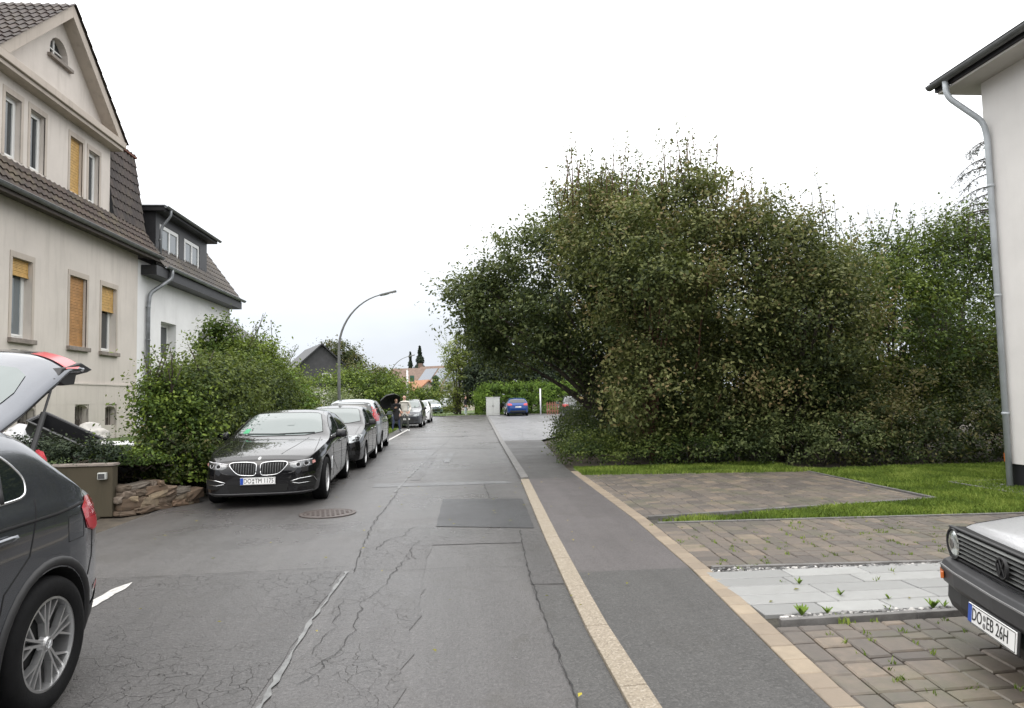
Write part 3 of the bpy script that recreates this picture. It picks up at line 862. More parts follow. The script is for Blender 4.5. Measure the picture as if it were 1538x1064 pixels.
# ------------------------------------------------------------------ buildings
def facade(X, outer, holes, depth, f=None):
    """wall in the plane x = X facing +x (f maps plane coords), with reveals going back by depth"""
    f = f or (lambda a, z, d: (X - d, a, z))
    mb = MB()
    for t in wall_fill(outer, holes):
        mb.add([f(a, z, 0) for a, z in t], [(0, 1, 2)])
    for h in holes:
        n = len(h)
        for i in range(n):
            a, b = h[i], h[(i + 1) % n]
            mb.add([f(a[0], a[1], 0), f(b[0], b[1], 0), f(b[0], b[1], depth), f(a[0], a[1], depth)], [(0, 1, 2, 3)])
    return mb
def slope(name, mat, O, U, V, w, h, row=.34, col=.22, amp=.022, lift=.03, parent=None, seg=6):
    """pantiled slope: O eave corner, U along eave, V up the slope"""
    O, U, V = Vector(O), Vector(U).normalized(), Vector(V).normalized()
    N = U.cross(V).normalized()
    if N.z < 0 and abs(N.z) > .05: N = -N
    nr = max(1, round(h / row)); nc = max(1, round(w / col))
    rh = h / nr; cw = w / nc
    vs = []; fs = []; tn = []
    for r_ in range(nr):
        base = len(vs)
        tints = [min(1, max(0, random.gauss(.5, .22))) for _ in range(nc + 1)]
        for e, (vv, l) in enumerate(((-.02, lift - .02), (-.02, lift), (rh, .0))):
            for c in range(nc * seg + 1):
                u = c * cw / seg
                ph = (c % seg) / seg
                k = amp * (math.sin(2 * math.pi * ph) + .35 * math.sin(4 * math.pi * ph))
                vs.append(O + U * u + V * (r_ * rh + vv) + N * (l + k))
        m = nc * seg + 1
        for e in range(2):
            for c in range(m - 1):
                fs.append((base + e * m + c, base + e * m + c + 1, base + (e + 1) * m + c + 1, base + (e + 1) * m + c)); tn.append(tints[c // seg])
    mb = MB(); mb.v = [tuple(v) for v in vs]; mb.f = [list(f) for f in fs]; mb.mi = [0] * len(fs); mb.tint = tn
    return mb.build(name, mat, parent, tint=True, fixn=False)
def window(parent, X, y0, y1, z0, z1, blind=0., blindmat='wood_blind', sill=True, surround=True, frame_w=.06, glass='house_glass', mull=True, cur=False, depth=.17):
    w = empty('window', (0, 0, 0)); w.parent = parent
    mb = MB(); Xf = X - depth
    mb.bbox(Xf - .05, Xf, y0, y0 + frame_w, z0, z1); mb.bbox(Xf - .05, Xf, y1 - frame_w, y1, z0, z1)
    mb.bbox(Xf - .05, Xf, y0 + frame_w, y1 - frame_w, z0, z0 + frame_w); mb.bbox(Xf - .05, Xf, y0 + frame_w, y1 - frame_w, z1 - frame_w, z1)
    m = frame_w + .002
    # sash
    sw = .045
    mb.bbox(Xf - .045, Xf + .012, y0 + m, y0 + m + sw, z0 + m, z1 - m); mb.bbox(Xf - .045, Xf + .012, y1 - m - sw, y1 - m, z0 + m, z1 - m)
    mb.bbox(Xf - .045, Xf + .012, y0 + m + sw, y1 - m - sw, z0 + m, z0 + m + sw); mb.bbox(Xf - .045, Xf + .012, y0 + m + sw, y1 - m - sw, z1 - m - sw, z1 - m)
    if mull == 2:
        c = (y0 + y1) / 2; mb.bbox(Xf - .04, Xf + .014, c - .04, c + .04, z0 + m + sw, z1 - m - sw)
    mb.build('frame', 'window_white', w, bevel=.005)
    g = MB(); g.poly([(Xf - .02, y0 + m + .03, z0 + m + .03), (Xf - .02, y1 - m - .03, z0 + m + .03), (Xf - .02, y1 - m - .03, z1 - m - .03), (Xf - .02, y0 + m + .03, z1 - m - .03)])
    g.build('pane', glass, w)
    if blind > 0:
        zb = z1 - (z1 - z0) * blind
        mb = MB(); z = z1 - .01; i = 0
        while z > zb:
            mb.bbox(X - .1, X - .075 - .006 * (i % 2), y0 + .012, y1 - .012, z - .034, z, 0); z -= .037; i += 1
        mb.bbox(X - .11, X - .065, y0 + .012, y1 - .012, z - .03, z, 1)
        mb.build('roller_blind', [blindmat, 'wood_blind'], w, bevel=.004)
    if sill:
        mb = MB(); mb.bbox(X - .12, X + .09, y0 - .1, y1 + .1, z0 - .11, z0 - .003); mb.build('sill', 'sill_stone', w, bevel=.01)
    if surround:
        mb = MB(); s = .085; e = X + .012
        mb.bbox(X - .02, e, y0 - s, y0, z0, z1); mb.bbox(X - .02, e, y1, y1 + s, z0, z1); mb.bbox(X - .02, e + .003, y0 - s, y1 + s, z1, z1 + .13)
        mb.build('surround', 'stucco_trim', w)
    return w
def cut_rect(y0, y1, z0, z1): return rect(y0, y1, z0, z1)

H1 = empty('house', (-9.5, 16, 0), 0, 'beige rendered house with tiled mansard roof, front gable and wooden roller blinds', 'house')
def P1(o):
    o.parent = H1; o.matrix_parent_inverse = Matrix.Translation((9.5, -16, 0)); return o
inv = Matrix.Translation((9.5, -16, 0))
g_w = [(15.36, 16.06, 3.12, 4.87), (17.56, 18.34, 3.11, 4.87), (19.08, 19.88, 3.08, 4.86)]
g_x = [(12.9, 13.7, 3.12, 4.87), (10.6, 11.4, 3.12, 4.87)]
b_w = [(15.6, 16.25, 1.08, 1.64), (17.83, 18.48, 1.08, 1.64), (19.3, 19.93, 1.08, 1.6)]
holes = [rect(*r_) for r_ in g_w + g_x] + [arch(a, b, c, d, .1) for a, b, c, d in b_w]
P1(facade(-9.5, rect(8, 21.15, 0, 6.3), holes, .3).build('wall', 'stucco_beige'))
mb = MB()
mb.bbox(-17, -9.55, 8, 8.1, 0, 6.3); mb.bbox(-17, -9.55, 21.05, 21.147, 0, 6.3); mb.bbox(-17, -16.9, 8.1, 21.05, 0, 6.3); mb.bbox(-16.9, -9.9, 8.1, 21.05, 5.9, 6.0)
P1(mb.build('wall', 'stucco_beige'))
mb = MB(); mb.bbox(-9.86, -9.84, 8.2, 21.0, .2, 5.88)
P1(mb.build('interior', 'dark_room'))
mb = MB()
for (a, b) in ((8, 15.6), (16.25, 17.83), (18.48, 19.3), (19.93, 21.147)): mb.bbox(-9.52, -9.465, a, b, 0, 1.66)
mb.bbox(-9.52, -9.463, 8, 21.149, 1.66, 2.16); mb.bbox(-9.52, -9.445, 8, 21.151, 2.161, 2.2)
P1(mb.build('plinth', 'stucco_beige'))
for a, b, c, d in b_w:
    mb = MB()
    for k in range(5):
        y = a + (b - a) * (k + .5) / 5; mb.tube([(-9.62, y, c), (-9.62, y, d)], .008, 5)
    mb.bbox(-9.7, -9.69, a, b, c, c + .2)
    P1(mb.build('cellar_grille', 'eave_wood'))
def win(*a, **k):
    w = window(H1, *a, **k); w.matrix_parent_inverse = inv; return w
win(-9.5, *g_w[0], blind=.19, glass='house_glass_sky'); win(-9.5, *g_w[1], blind=.985, blindmat='wood_blind_red'); win(-9.5, *g_w[2], blind=.34)
for r_ in g_x: win(-9.5, *r_, blind=.2)
# lower tiled strip, gutter
a_ = (-9.14, 6.2); b_ = (-9.62, 7.02)
sl = math.hypot(.48, .82)
P1(slope('roof_strip', 'roof_tile_mossy', (a_[0], 8, a_[1]), (0, 1, 0), (-.48, 0, .82), 13.8, sl, row=.235, col=.2, amp=.018, lift=.035))
mb = MB(); mb.bbox(-9.5, -9.13, 8, 21.78, 6.1, 6.17); mb.bbox(-9.15, -9.12, 8, 21.78, 6.02, 6.098); mb.bbox(-9.95, -9.6, 8, 21.78, 6.95, 7.0)
mb.add([(-9.14, 21.79, 6.16), (-9.62, 21.79, 6.98), (-9.95, 21.79, 9.3), (-10.2, 21.79, 9.3), (-10.2, 21.79, 6.16)], [(0, 1, 2, 3, 4)])
P1(mb.build('eaves', 'eave_wood'))
def gutter(path, r_, name, mat, seg=8):
    mb = MB(); vs = []
    p0, p1 = Vector(path[0]), Vector(path[1]); d = (p1 - p0).normalized(); s = d.cross(Vector((0, 0, 1))).normalized()
    for p in (p0, p1):
        for th in (1., .88):
            for k in range(seg + 1):
                a = math.pi + math.pi * k / seg
                vs.append(p + s * math.cos(a) * r_ * th + Vector((0, 0, 1)) * math.sin(a) * r_ * th)
    m = seg + 1
    fs = []
    for k in range(seg):
        fs += [(k, k + 1, 2 * m + k + 1, 2 * m + k), (m + k, m + k + 1, 3 * m + k + 1, 3 * m + k)]
        fs += [(k, k + 1, m + k + 1, m + k), (2 * m + k, 2 * m + k + 1, 3 * m + k + 1, 3 * m + k)]
    fs += [(0, m, 3 * m, 2 * m), (m - 1, 2 * m - 1, 4 * m - 1, 3 * m - 1)]
    mb.add(vs, fs)
    mb.tube([p0 + s * r_, p1 + s * r_], .012, 6); 
    return mb.build(name, mat)
P1(gutter(((-9.07, 8, 6.17), (-9.07, 21.85, 6.17)), .07, 'gutter', 'gutter_dark'))
# upper front wall with its windows and gable
u_w = [(15.31, 15.86, 7.1, 8.5), (16.2, 16.76, 7.1, 8.5), (17.83, 18.4, 7.08, 8.5), (18.7, 19.24, 7.06, 8.46)]
P1(facade(-9.7, rect(14.75, 19.83, 6.6, 8.98), [rect(*r_) for r_ in u_w], .25).build('wall', 'stucco_beige'))
for i, r_ in enumerate(u_w):
    win(-9.7, *r_, blind=.985 if i == 2 else 0, sill=False, glass='house_glass', depth=.12)
tymp = [(14.6, 9.1), (19.95, 9.1), (17.28, 11.5)]
ah = arch(16.88, 17.66, 10.16, 10.72, .4)
P1(facade(-9.7, tymp, [ah], .22).build('wall', 'stucco_beige'))
mb = MB(); mb.poly([(-9.88, a, z) for a, z in ah]); P1(mb.build('attic_pane', 'house_glass'))
mb = MB(); mb.bbox(-9.87, -9.83, 17.25, 17.29, 10.17, 10.7); mb.bbox(-9.87, -9.832, 16.9, 17.64, 10.42, 10.45)
P1(mb.build('attic_frame', 'window_white'))
mb = MB(); mb.bbox(-9.75, -9.6, 16.78, 17.76, 10.07, 10.155); P1(mb.build('sill', 'sill_stone', bevel=.01))
mb = MB(); mb.bbox(-9.75, -9.36, 14.5, 20.05, 8.96, 9.14); mb.bbox(-9.75, -9.42, 14.53, 20.0, 8.86, 8.957); mb.bbox(-9.75, -9.6, 14.53, 19.95, 9.143, 9.2)
P1(mb.build('cornice', 'stucco_trim', bevel=.012))
def verge(sgn):
    mb = MB(); A = Vector((0, 17.28 + sgn * 2.72, 9.15)); B = Vector((0, 17.28, 11.62)); d = (B - A).normalized(); n = Vector((0, -d.z * 1, d.y)) ; n = n if n.z > 0 else -n
    i0 = A - n * .24 + d * .27; i1 = Vector((0, 17.28, B.z - .24 / abs(n.z)))
    for x0, x1 in ((-9.75, -9.38),):
        q = [A, B, i1, i0]
        vs = [(x0, p.y, p.z) for p in q] + [(x1, p.y, p.z) for p in q]
        mb.add(vs, [(3, 2, 1, 0), (4, 5, 6, 7), (0, 1, 5, 4), (1, 2, 6, 5), (2, 3, 7, 6), (3, 0, 4, 7)])
    P1(mb.build('verge', 'stucco_trim', bevel=.01))
    U = (-1, 0, 0) if sgn < 0 else (-1, 0, 0)
    O = (-9.32, A.y - d.y * .12, A.z - d.z * .12 + .02)
    s_ = slope('gable_roof', 'roof_tile', O, (-1, 0, 0), tuple(d), 5.0, (B - A).length + .12, row=.33, col=.21)
    P1(s_)
verge(-1); verge(1)
# steep tiled flanks of the mansard right and left of the gable
for (y0, w_) in ((19.86, 1.94), (8, 6.7)):
    P1(slope('mansard_slope', 'roof_tile', (-9.6, y0, 7.0), (0, 1, 0), (-.33, 0, 2.3), w_, math.hypot(.33, 2.3), row=.29, col=.215))
mb = MB(); mb.bbox(-10.3, -9.88, 19.84, 21.86, 9.3, 9.36); P1(mb.build('flashing', 'rust', bevel=.01))
P1(slope('main_roof', 'roof_tile', (-9.9, 8, 9.35), (0, 1, 0), (-3.6, 0, 1.5), 13.85, 3.9))
mb = MB(); mb.add([(-9.93, 21.76, 9.3), (-13.5, 21.76, 10.82), (-17, 21.76, 9.3), (-17.5, 21.76, 6.2), (-9.62, 21.76, 6.2), (-9.62, 21.76, 7.)], [(0, 1, 2, 3, 4, 5)]); P1(mb.build('wall', 'slate_cladding'))

# white house
H2 = empty('house', (-9.5, 25.5, 0), 0, 'white rendered house with dark slate dormer next to the beige house', 'house')
inv2 = Matrix.Translation((9.5, -25.5, 0))
def P2(o): o.parent = H2; o.matrix_parent_inverse = inv2; return o
w2 = [(22.8, 24.0, 3.1, 4.3), (26.0, 27.1, 3.1, 4.27)]
P2(facade(-9.502, rect(21.152, 29.5, 0, 6.0), [rect(*r_) for r_ in w2], .3).build('wall', 'stucco_white'))
mb = MB(); mb.bbox(-17, -9.55, 29.4, 29.497, 0, 6.0); mb.bbox(-17, -16.9, 21.2, 29.4, 0, 6); P2(mb.build('wall', 'stucco_white'))
for r_ in w2:
    w = window(H2, -9.502, *r_, sill=False, surround=False, depth=.26); w.matrix_parent_inverse = inv2
mb = MB(); mb.bbox(-9.86, -9.84, 21.3, 29.3, .2, 5.9); P2(mb.build('interior', 'dark_room'))
mb = MB(); mb.bbox(-9.52, -9.04, 21.35, 29.6, 5.56, 5.86); P2(mb.build('boxed_eaves_shade', 'slate_cladding'))  # boxed eaves; the dark band also stands in for shade on the wall
P2(gutter(((-8.97, 21.9, 5.93), (-8.97, 29.75, 5.93)), .075, 'gutter', 'zinc'))
P2(slope('roof', 'roof_tile_grey', (-9.05, 21.85, 5.92), (0, 1, 0), (-.8, 0, 1.12), 7.85, 3.4, row=.3, col=.24))
mb = MB(); mb.add([(-9.06, 29.65, 5.86), (-10.98, 29.65, 8.6), (-13, 29.65, 9.2), (-15.2, 29.65, 8.6), (-17, 29.65, 5.86)], [(0, 1, 2, 3, 4)]); P2(mb.build('gable_cladding', 'slate_cladding'))
dw = [(22.75, 24.3, 6.22, 7.5), (24.75, 26.2, 6.22, 7.5)]
P2(facade(-9.55, rect(22.45, 26.95, 6.2, 7.8), [rect(*r_) for r_ in dw], .2).build('dormer_front', 'slate_cladding'))
mb = MB(); mb.bbox(-11.4, -9.553, 22.45, 22.5, 6.0, 7.8); mb.bbox(-11.4, -9.553, 26.9, 26.95, 6.0, 7.8); mb.bbox(-11.4, -9.8, 22.5, 26.9, 7.7, 7.79); mb.bbox(-9.9, -9.88, 22.5, 26.9, 6.1, 7.7)
P2(mb.build('dormer_cheek', 'slate_cladding'))
mb = MB(); mb.bbox(-11.6, -9.22, 22.3, 27.15, 7.8, 7.95); P2(mb.build('dormer_roof', 'slate_cladding', bevel=.01))
mb = MB(); mb.bbox(-11.6, -9.19, 22.27, 27.17, 7.952, 7.985); P2(mb.build('roof_trim', 'zinc'))
P2(gutter(((-9.15, 22.25, 7.93), (-9.15, 27.25, 7.93)), .06, 'gutter', 'gutter_dark'))
for r_ in dw:
    w = window(H2, -9.55, *r_, sill=False, surround=False, depth=.02, mull=2, frame_w=.09, glass='house_glass_sky'); w.matrix_parent_inverse = inv2
def pipe(name, pts, r_, mat, brackets=(), P=None, sub=6):
    mb = MB(); Q = []
    V_ = [Vector(p) for p in pts]
    for i, p in enumerate(V_):
        if 0 < i < len(V_) - 1:
            a = (V_[i - 1] - p); b = (V_[i + 1] - p); l = min(.14, a.length * .45, b.length * .45)
            A = p + a.normalized() * l; B = p + b.normalized() * l
            for k in range(sub + 1):
                t = k / sub; Q.append(A * (1 - t) ** 2 + p * 2 * t * (1 - t) + B * t * t)
        else: Q.append(p)
    mb.tube(Q, r_, 12)
    for z in brackets:
        mb.lathe([(r_ + .001, -.02), (r_ + .01, -.02), (r_ + .01, .02), (r_ + .001, .02)], c=(V_[-1].x, V_[-1].y, z), seg=12)
    o = mb.build(name, mat, smooth=True)
    return P(o) if P else o
pipe('downpipe', [(-9.15, 22.6, 7.88), (-9.15, 22.6, 7.7), (-9.42, 22.55, 7.3), (-9.45, 22.55, 6.25)], .045, 'zinc', (6.9,), P2)
pipe('downpipe', [(-8.97, 22.3, 5.88), (-8.97, 22.3, 5.6), (-9.4, 21.75, 5.05), (-9.42, 21.7, 4.6), (-9.42, 21.7, .8)], .06, 'zinc', (4.6, 3.6, 2.2), P2)

# low dark house behind the hedge
H3 = empty('house', (-12, 35, 0), 0, 'low dark roofed house half hidden behind the tall hedge shrubs', 'house')
mb = MB(); mb.bbox(-18, -10, 31.5, 40, 0, 3.9); o = mb.build('wall', 'stucco_greywhite', H3); o.matrix_parent_inverse = Matrix.Translation((12, -35, 0))
mb = MB(); mb.add([(-9.6, 31.2, 3.9), (-9.6, 40.3, 3.9), (-13, 40.3, 6.4), (-13, 31.2, 6.4), (-18.2, 31.2, 3.9), (-18.2, 40.3, 3.9)], [(0, 1, 2, 3), (3, 2, 5, 4), (0, 3, 4), (1, 5, 2)])
o = mb.build('roof', 'slate_cladding', H3); o.matrix_parent_inverse = Matrix.Translation((12, -35, 0))

# right house
H4 = empty('house', (8.8, 8, 0), 0, 'white rendered house at the right edge with dark eaves and grey downpipe', 'house')
inv4 = Matrix.Translation((-8.8, -8, 0))
def P4(o): o.parent = H4; o.matrix_parent_inverse = inv4; return o
mb = MB(); mb.bbox(8.8, 17, -2, 10.42, .4, 6.72); P4(mb.build('wall', 'stucco_right'))
mb = MB(); mb.bbox(8.83, 16.9, -1.95, 10.36, 0, .397); P4(mb.build('plinth', 'plinth_black'))
mb = MB(); mb.bbox(8.36, 8.797, -2.5, 10.85, 6.68, 6.715); mb.bbox(8.797, 17.4, 10.423, 10.85, 6.68, 6.715); P4(mb.build('soffit', 'soffit_white'))
mb = MB(); mb.bbox(8.33, 8.36, -2.6, 10.88, 6.72, 6.86); mb.bbox(8.365, 17.4, 10.852, 10.88, 6.72, 6.86); P4(mb.build('fascia', 'slate_cladding'))
mb = MB(); mb.add([(8.25, -2.6, 6.9), (8.25, 10.92, 6.9), (12.9, 10.92, 8.9), (12.9, -2.6, 8.9), (17.6, 10.92, 6.9), (17.6, -2.6, 6.93)], [(0, 1, 2, 3), (3, 2, 4, 5), (1, 4, 2), (0, 3, 5)])
P4(mb.build('roof', 'slate_cladding'))
P4(gutter(((8.26, -2.6, 6.84), (8.26, 10.92, 6.84)), .075, 'gutter', 'gutter_dark'))
pipe('downpipe', [(8.27, 10.55, 6.78), (8.27, 10.53, 6.5), (8.7, 10.3, 5.98), (8.735, 10.28, 5.7), (8.735, 10.28, .02)], .046, 'zinc_light', (4.9, 3.1, 1.2), P4)
mb = MB(); mb.bbox(8.785, 8.81, 10.3, 10.43, .42, .56); P4(mb.build('corner_marker', 'lamp_orange', bevel=.004))
# strip of pebbles and its edging at the base of the right house
mb = MB()
for x, y in [(8.2, 10.9)]: mb.bbox(8.15, 8.2, 6, 10.9, -.02, .07); mb.bbox(8.2, 14, 10.87, 10.92, -.02, .07)
tag(mb.build('edging_stones', 'kerb_grey', bevel=.006), kind='structure')
mb = MB()
for _ in range(900):
    x = random.uniform(8.22, 8.8); y = random.uniform(7.5, 10.85); pebble(x, y, .035, random.uniform(.02, .04), random.random() * .5)
for _ in range(300):
    x = random.uniform(8.8, 11); y = random.uniform(10.45, 10.85); pebble(x, y, .035, random.uniform(.02, .04), random.random() * .5)
tag(mb.build('pebble_bed', 'pebbles', tint=True, smooth=True, fixn=False), 'dark gravel bed at the foot of the right house', 'gravel', kind='stuff')

# raised front garden, concrete wall, dry stone wall
sheet('garden', [(-9.47, 10.55), (-5.15, 10.55), (-4.65, 11.7), (-4.9, 21), (-9.47, 21.1)], .72, 'grass_ground')
mb = MB(); mb.bbox(-4.9, -4.85, 12, 21, 0, .7); mb.bbox(-9.45, -5.2, 8.2, 10.52, -.02, .0)
tag(mb.build('garden_bank', 'soil'), kind='structure')
cw = empty('retaining_wall', (-7, 10.58, 0), 0, 'mossy brown concrete retaining wall behind the grey car with open tailgate', 'wall')
mb = MB(); mb.box((-.24, .0, .37), (4.42, .16, .74)); mb.build('wall_face', 'concrete_wall', cw, bevel=.015)
mb = MB(); mb.box((-.23, .0, .76), (4.44, .2, .036)); mb.build('coping', 'sill_stone', cw, bevel=.006)
lw = empty('wall_light', (-5.16, 10.49, .6), 0, 'small pale square lamp on the end of the concrete retaining wall', 'lamp')
mb = MB(); mb.box((0, -.02, 0), (.12, .06, .1)); mb.build('housing', 'cabinet_grey', lw, bevel=.01)
mb = MB(); mb.box((0, -.052, 0), (.09, .008, .07)); mb.build('lens', 'lamp_grey', lw)
ds = empty('dry_stone_wall', (-4.7, 11.1, 0), 0, 'low dry stone wall of rough brown stones below the hedge', 'wall')
def stone(mb, c, d, rz, t):
    bm = bmesh.new()
    for sx in (-1, 1):
        for sy in (-1, 1):
            for sz in (-1, 1):
                for q in range(2): bm.verts.new((sx * random.uniform(.34, .5), sy * random.uniform(.34, .5), sz * random.uniform(.36, .5)))
    bmesh.ops.convex_hull(bm, input=bm.verts[:])
    for v in [v for v in bm.verts if not v.link_faces]: bm.verts.remove(v)
    bmesh.ops.triangulate(bm, faces=bm.faces[:])
    bmesh.ops.subdivide_edges(bm, edges=bm.edges[:], cuts=2, use_grid_fill=True, smooth=.06)
    off = Vector((random.random() * 50, 0, 0)); m = Matrix.Rotation(rz, 3, 'Z') @ Matrix.Rotation(random.uniform(-.15, .15), 3, 'Y')
    vs = []
    for v in bm.verts:
        p = v.co * (1 + .16 * noise.noise(v.co * 4.5 + off))
        vs.append(m @ Vector((p.x * d[0], p.y * d[1], p.z * d[2])) + Vector(c))
    bm.verts.index_update()
    mb.add(vs, [[v.index for v in f.verts] for f in bm.faces], 0, t); bm.free()
random.seed(23)
for (z, h) in ((.0, .08), (.075, .13), (.195, .075), (.265, .1), (.36, .08)):
    L_ = -random.uniform(0, .1); tot = 1.3 - z * 1.6
    while L_ < tot:
        l = random.choice([.12, .17, .24, .32]) * random.uniform(.85, 1.15); hh = h * random.uniform(.75, 1.25)
        t = (L_ + l / 2) / 1.75
        x = -4.98 + .79 * t - .12 * z + random.uniform(-.03, .03); y = 10.62 + 1.42 * t
        mb = MB(); stone(mb, (x + 4.7, y - 11.1, z + hh / 2 + random.uniform(-.01, .01)), (l * 1.12, .3, hh * 1.15), math.atan2(1.42, .8) + random.uniform(-.12, .12), random.random())
        o = mb.build('stone', 'drystone', ds, tint=True, fixn=False)
        L_ += l

# junk in the garden
def sack(name, label, loc, d, mat, seed, cat_, rz=0):
    bm = bmesh.new(); bmesh.ops.create_icosphere(bm, subdivisions=4, radius=.5)
    off = Vector((seed * 7.3, 0, 0))
    for v in bm.verts:
        p = v.co.copy(); n = noise.noise(p * 2.2 + off) * .45 - abs(noise.noise(p * 4 + off)) * .42 - abs(noise.noise(p * 9 + off)) * .2 + .12
        p *= 1 + n; p.z = max(p.z, -.38)
        v.co = Vector((p.x * d[0], p.y * d[1], (p.z + .38) * d[2]))
    me = bpy.data.meshes.new(name); bm.to_mesh(me); bm.free()
    o = link(name, me, mat, smooth=True); o.location = loc; o.rotation_euler = (0, 0, rz)
    return tag(o, label, cat_)
sack('plastic_sack', 'white plastic sack behind the strut of the open tailgate', (-7.85, 13.0, .72), (.85, .7, .62), 'white_plastic', 1, 'sack')
sack('plastic_sheet', 'crumpled white plastic sheet lying on the garden at the beige house', (-7.1, 14.6, .72), (1.15, .6, .2), 'white_plastic', 2, 'sheet')
sack('plastic_sheet', 'white sheet slumped behind the black tub in the garden', (-7.75, 14.9, .72), (.95, .6, .6), 'soffit_white', 3, 'sheet', .4)
tb = empty('black_tub', (-7.2, 13.2, 1.08), 0, 'black rectangular plastic tub tipped on its side in the garden', 'tub')
tb.rotation_euler = (R(15), R(28), R(8))
mb = MB(); w_, h_, t_ = .55, .3, .02
mb.box((0, 0, -.13), (1.05, .55, .02)); mb.box((0, -.27, 0), (1.05, .02, .26)); mb.box((0, .27, 0), (1.05, .02, .26)); mb.box((-.52, 0, 0), (.02, .52, .26)); mb.box((.52, 0, 0), (.02, .52, .26))
mb.build('shell', 'black_plastic', tb, bevel=.008)
mb = MB(); mb.box((0, -.3, .13), (1.12, .05, .02)); mb.box((0, .3, .13), (1.12, .05, .02)); mb.box((-.55, 0, .13), (.04, .55, .02)); mb.box((.55, 0, .13), (.04, .55, .02)); mb.build('rim', 'trim_grey', tb, bevel=.005)

# lamp post
def lamp(loc, label, h, reach, rz=0, s=1.):
    t = empty('street_lamp', loc, rz, label, 'street lamp')
    pts = [(0, 0, 0), (0, 0, h * .42), (0, 0, h * .62)]
    for k in range(1, 13):
        a = math.pi / 2 * .86 * k / 12
        pts.append((reach * .82 * (1 - math.cos(a)) / (1 - math.cos(math.pi / 2 * .86)), 0, h * .62 + (h * .36) * math.sin(a) / math.sin(math.pi / 2 * .86)))
    mb = MB(); mb.tube(pts, [.062 * s, .055 * s] + [.045 * s - .002 * k for k in range(len(pts) - 2)], 12); mb.build('pole', 'lamp_steel', t, smooth=True)
    e = Vector(pts[-1])
    mb = MB(); mb.box((e.x + .26, 0, e.z + .055), (.62, .16, .07), rot=Matrix.Rotation(-.24, 3, 'Y')); mb.build('lamp_head', 'lamp_steel', t, bevel=.02)
    mb = MB(); mb.box((e.x + .28, 0, e.z + .02), (.42, .12, .012), rot=Matrix.Rotation(-.24, 3, 'Y')); mb.build('lens', 'lamp_grey', t)
    mb = MB(); mb.box((.06, 0, h * .6), (.09, .07, .13)); mb.build('junction_box', 'gutter_dark', t, bevel=.01)
    return t
lamp((-4.22, 25, 0), 'tall grey street lamp with curved arm above the parked cars', 5.55, 1.85)
lamp((-5.6, 58, 0), 'small distant street lamp rising behind the shrubs', 5.3, 1.9)
pl = empty('white_pole', (-3.35, 47, 0), 0, 'thin white pole behind the dark grey parked car', 'pole')
mb = MB(); mb.tube([(0, 0, 0), (0, 0, 3.6)], .06, 10); mb.build('shaft', 'white_plastic', pl, smooth=True)
mb = MB(); mb.box((.32, -.03, 3.0), (.3, .03, .42)); mb.build('sign_plate', 'sign_green', pl)

# garage, far houses
gr = empty('garage', (-9, 47, 0), 0, 'low white garage with dark roof edge behind the shrubs', 'garage')
mb = MB(); mb.box((-.4, 0, 1.25), (5.2, 5, 2.5)); mb.build('wall', 'stucco_greywhite', gr)
mb = MB(); mb.box((-.4, 0, 2.62), (5.4, 5.2, .22)); mb.build('roof', 'slate_cladding', gr)
def gable_house(loc, rz, w, d, he, hr, wm, rm, label, wins=(), chim=False, oh=.4, gm=None):
    t = empty('house', loc, rz, label, 'house')
    mb = MB(); mb.add([(-w / 2, -d / 2, 0), (w / 2, -d / 2, 0), (w / 2, -d / 2, he), (0, -d / 2, hr), (-w / 2, -d / 2, he), (-w / 2, d / 2, 0), (w / 2, d / 2, 0), (w / 2, d / 2, he), (0, d / 2, hr), (-w / 2, d / 2, he)],
        [(0, 1, 2, 3, 4), (9, 8, 7, 6, 5), (0, 4, 9, 5), (1, 6, 7, 2)]); mb.build('wall', gm or wm, t)
    sl_ = (hr - he) / (w / 2); o_ = oh; th = .18
    mb = MB()
    for s in (-1, 1):
        q = [(0, hr + .01), (s * (w / 2 + o_), he - o_ * sl_ + .01), (s * (w / 2 + o_), he - o_ * sl_ + th), (0, hr + th)]
        vs = [(x, -d / 2 - o_, z) for x, z in q] + [(x, d / 2 + o_, z) for x, z in q]
        mb.add(vs, [(0, 1, 2, 3), (7, 6, 5, 4), (0, 4, 5, 1), (2, 6, 7, 3), (1, 5, 6, 2)])
    r_ = mb.build('roof', rm, t)
    for (x, z, ww, hh) in wins:
        f = MB(); f.box((x, -d / 2 - .02, z), (ww, .06, hh)); f.box((x, -d / 2 - .03, z - hh / 2), (ww + .1, .1, .06)); fo = f.build('window', 'window_white', t)
        g = MB(); g.box((x, -d / 2 - .055, z), (ww - .16, .02, hh - .16)); g.build('pane', 'house_glass', fo)
    if chim:
        mb = MB(); mb.box((w * .12, 0, hr + .3), (.6, .6, 1.4)); mb.build('chimney', 'roof_far_brown', r_)
    return t
gable_house((-15.2, 74, 0), R(22), 7.6, 9, 3.7, 7.2, 'slate_far', 'slate_cladding', 'dark slate clad gabled house left of the street lamp', [(.5, 3.9, .9, .9)], gm='slate_far')
gable_house((-6.3, 116, 0), R(78), 8, 9, 3.2, 6.6, 'wall_far', 'roof_far_brown', 'distant house with brown tiled roof behind the white pole', chim=True)
fh = gable_house((-1.5, 100, 0), R(55), 8.5, 8.5, 2.4, 6.2, 'wall_far', 'roof_far_brown', 'distant cream house with grey solar roof at the end of the street', [(1.2, 2.2, .9, 1.1)])
mb = MB()
sl_ = (6.2 - 2.4) / 4.25
for k in range(3):
    for s in (-1,):
        xa, xb = s * .5, s * 3.6; ya = -3.9 + k * 2.5
        z = lambda x: 6.2 - abs(x) * sl_ + .24
        mb.add([(xa, ya, z(xa)), (xb, ya, z(xb)), (xb, ya + 2.2, z(xb)), (xa, ya + 2.2, z(xa))], [(0, 1, 2, 3)])
mb.build('solar_panels', 'solar', fh)
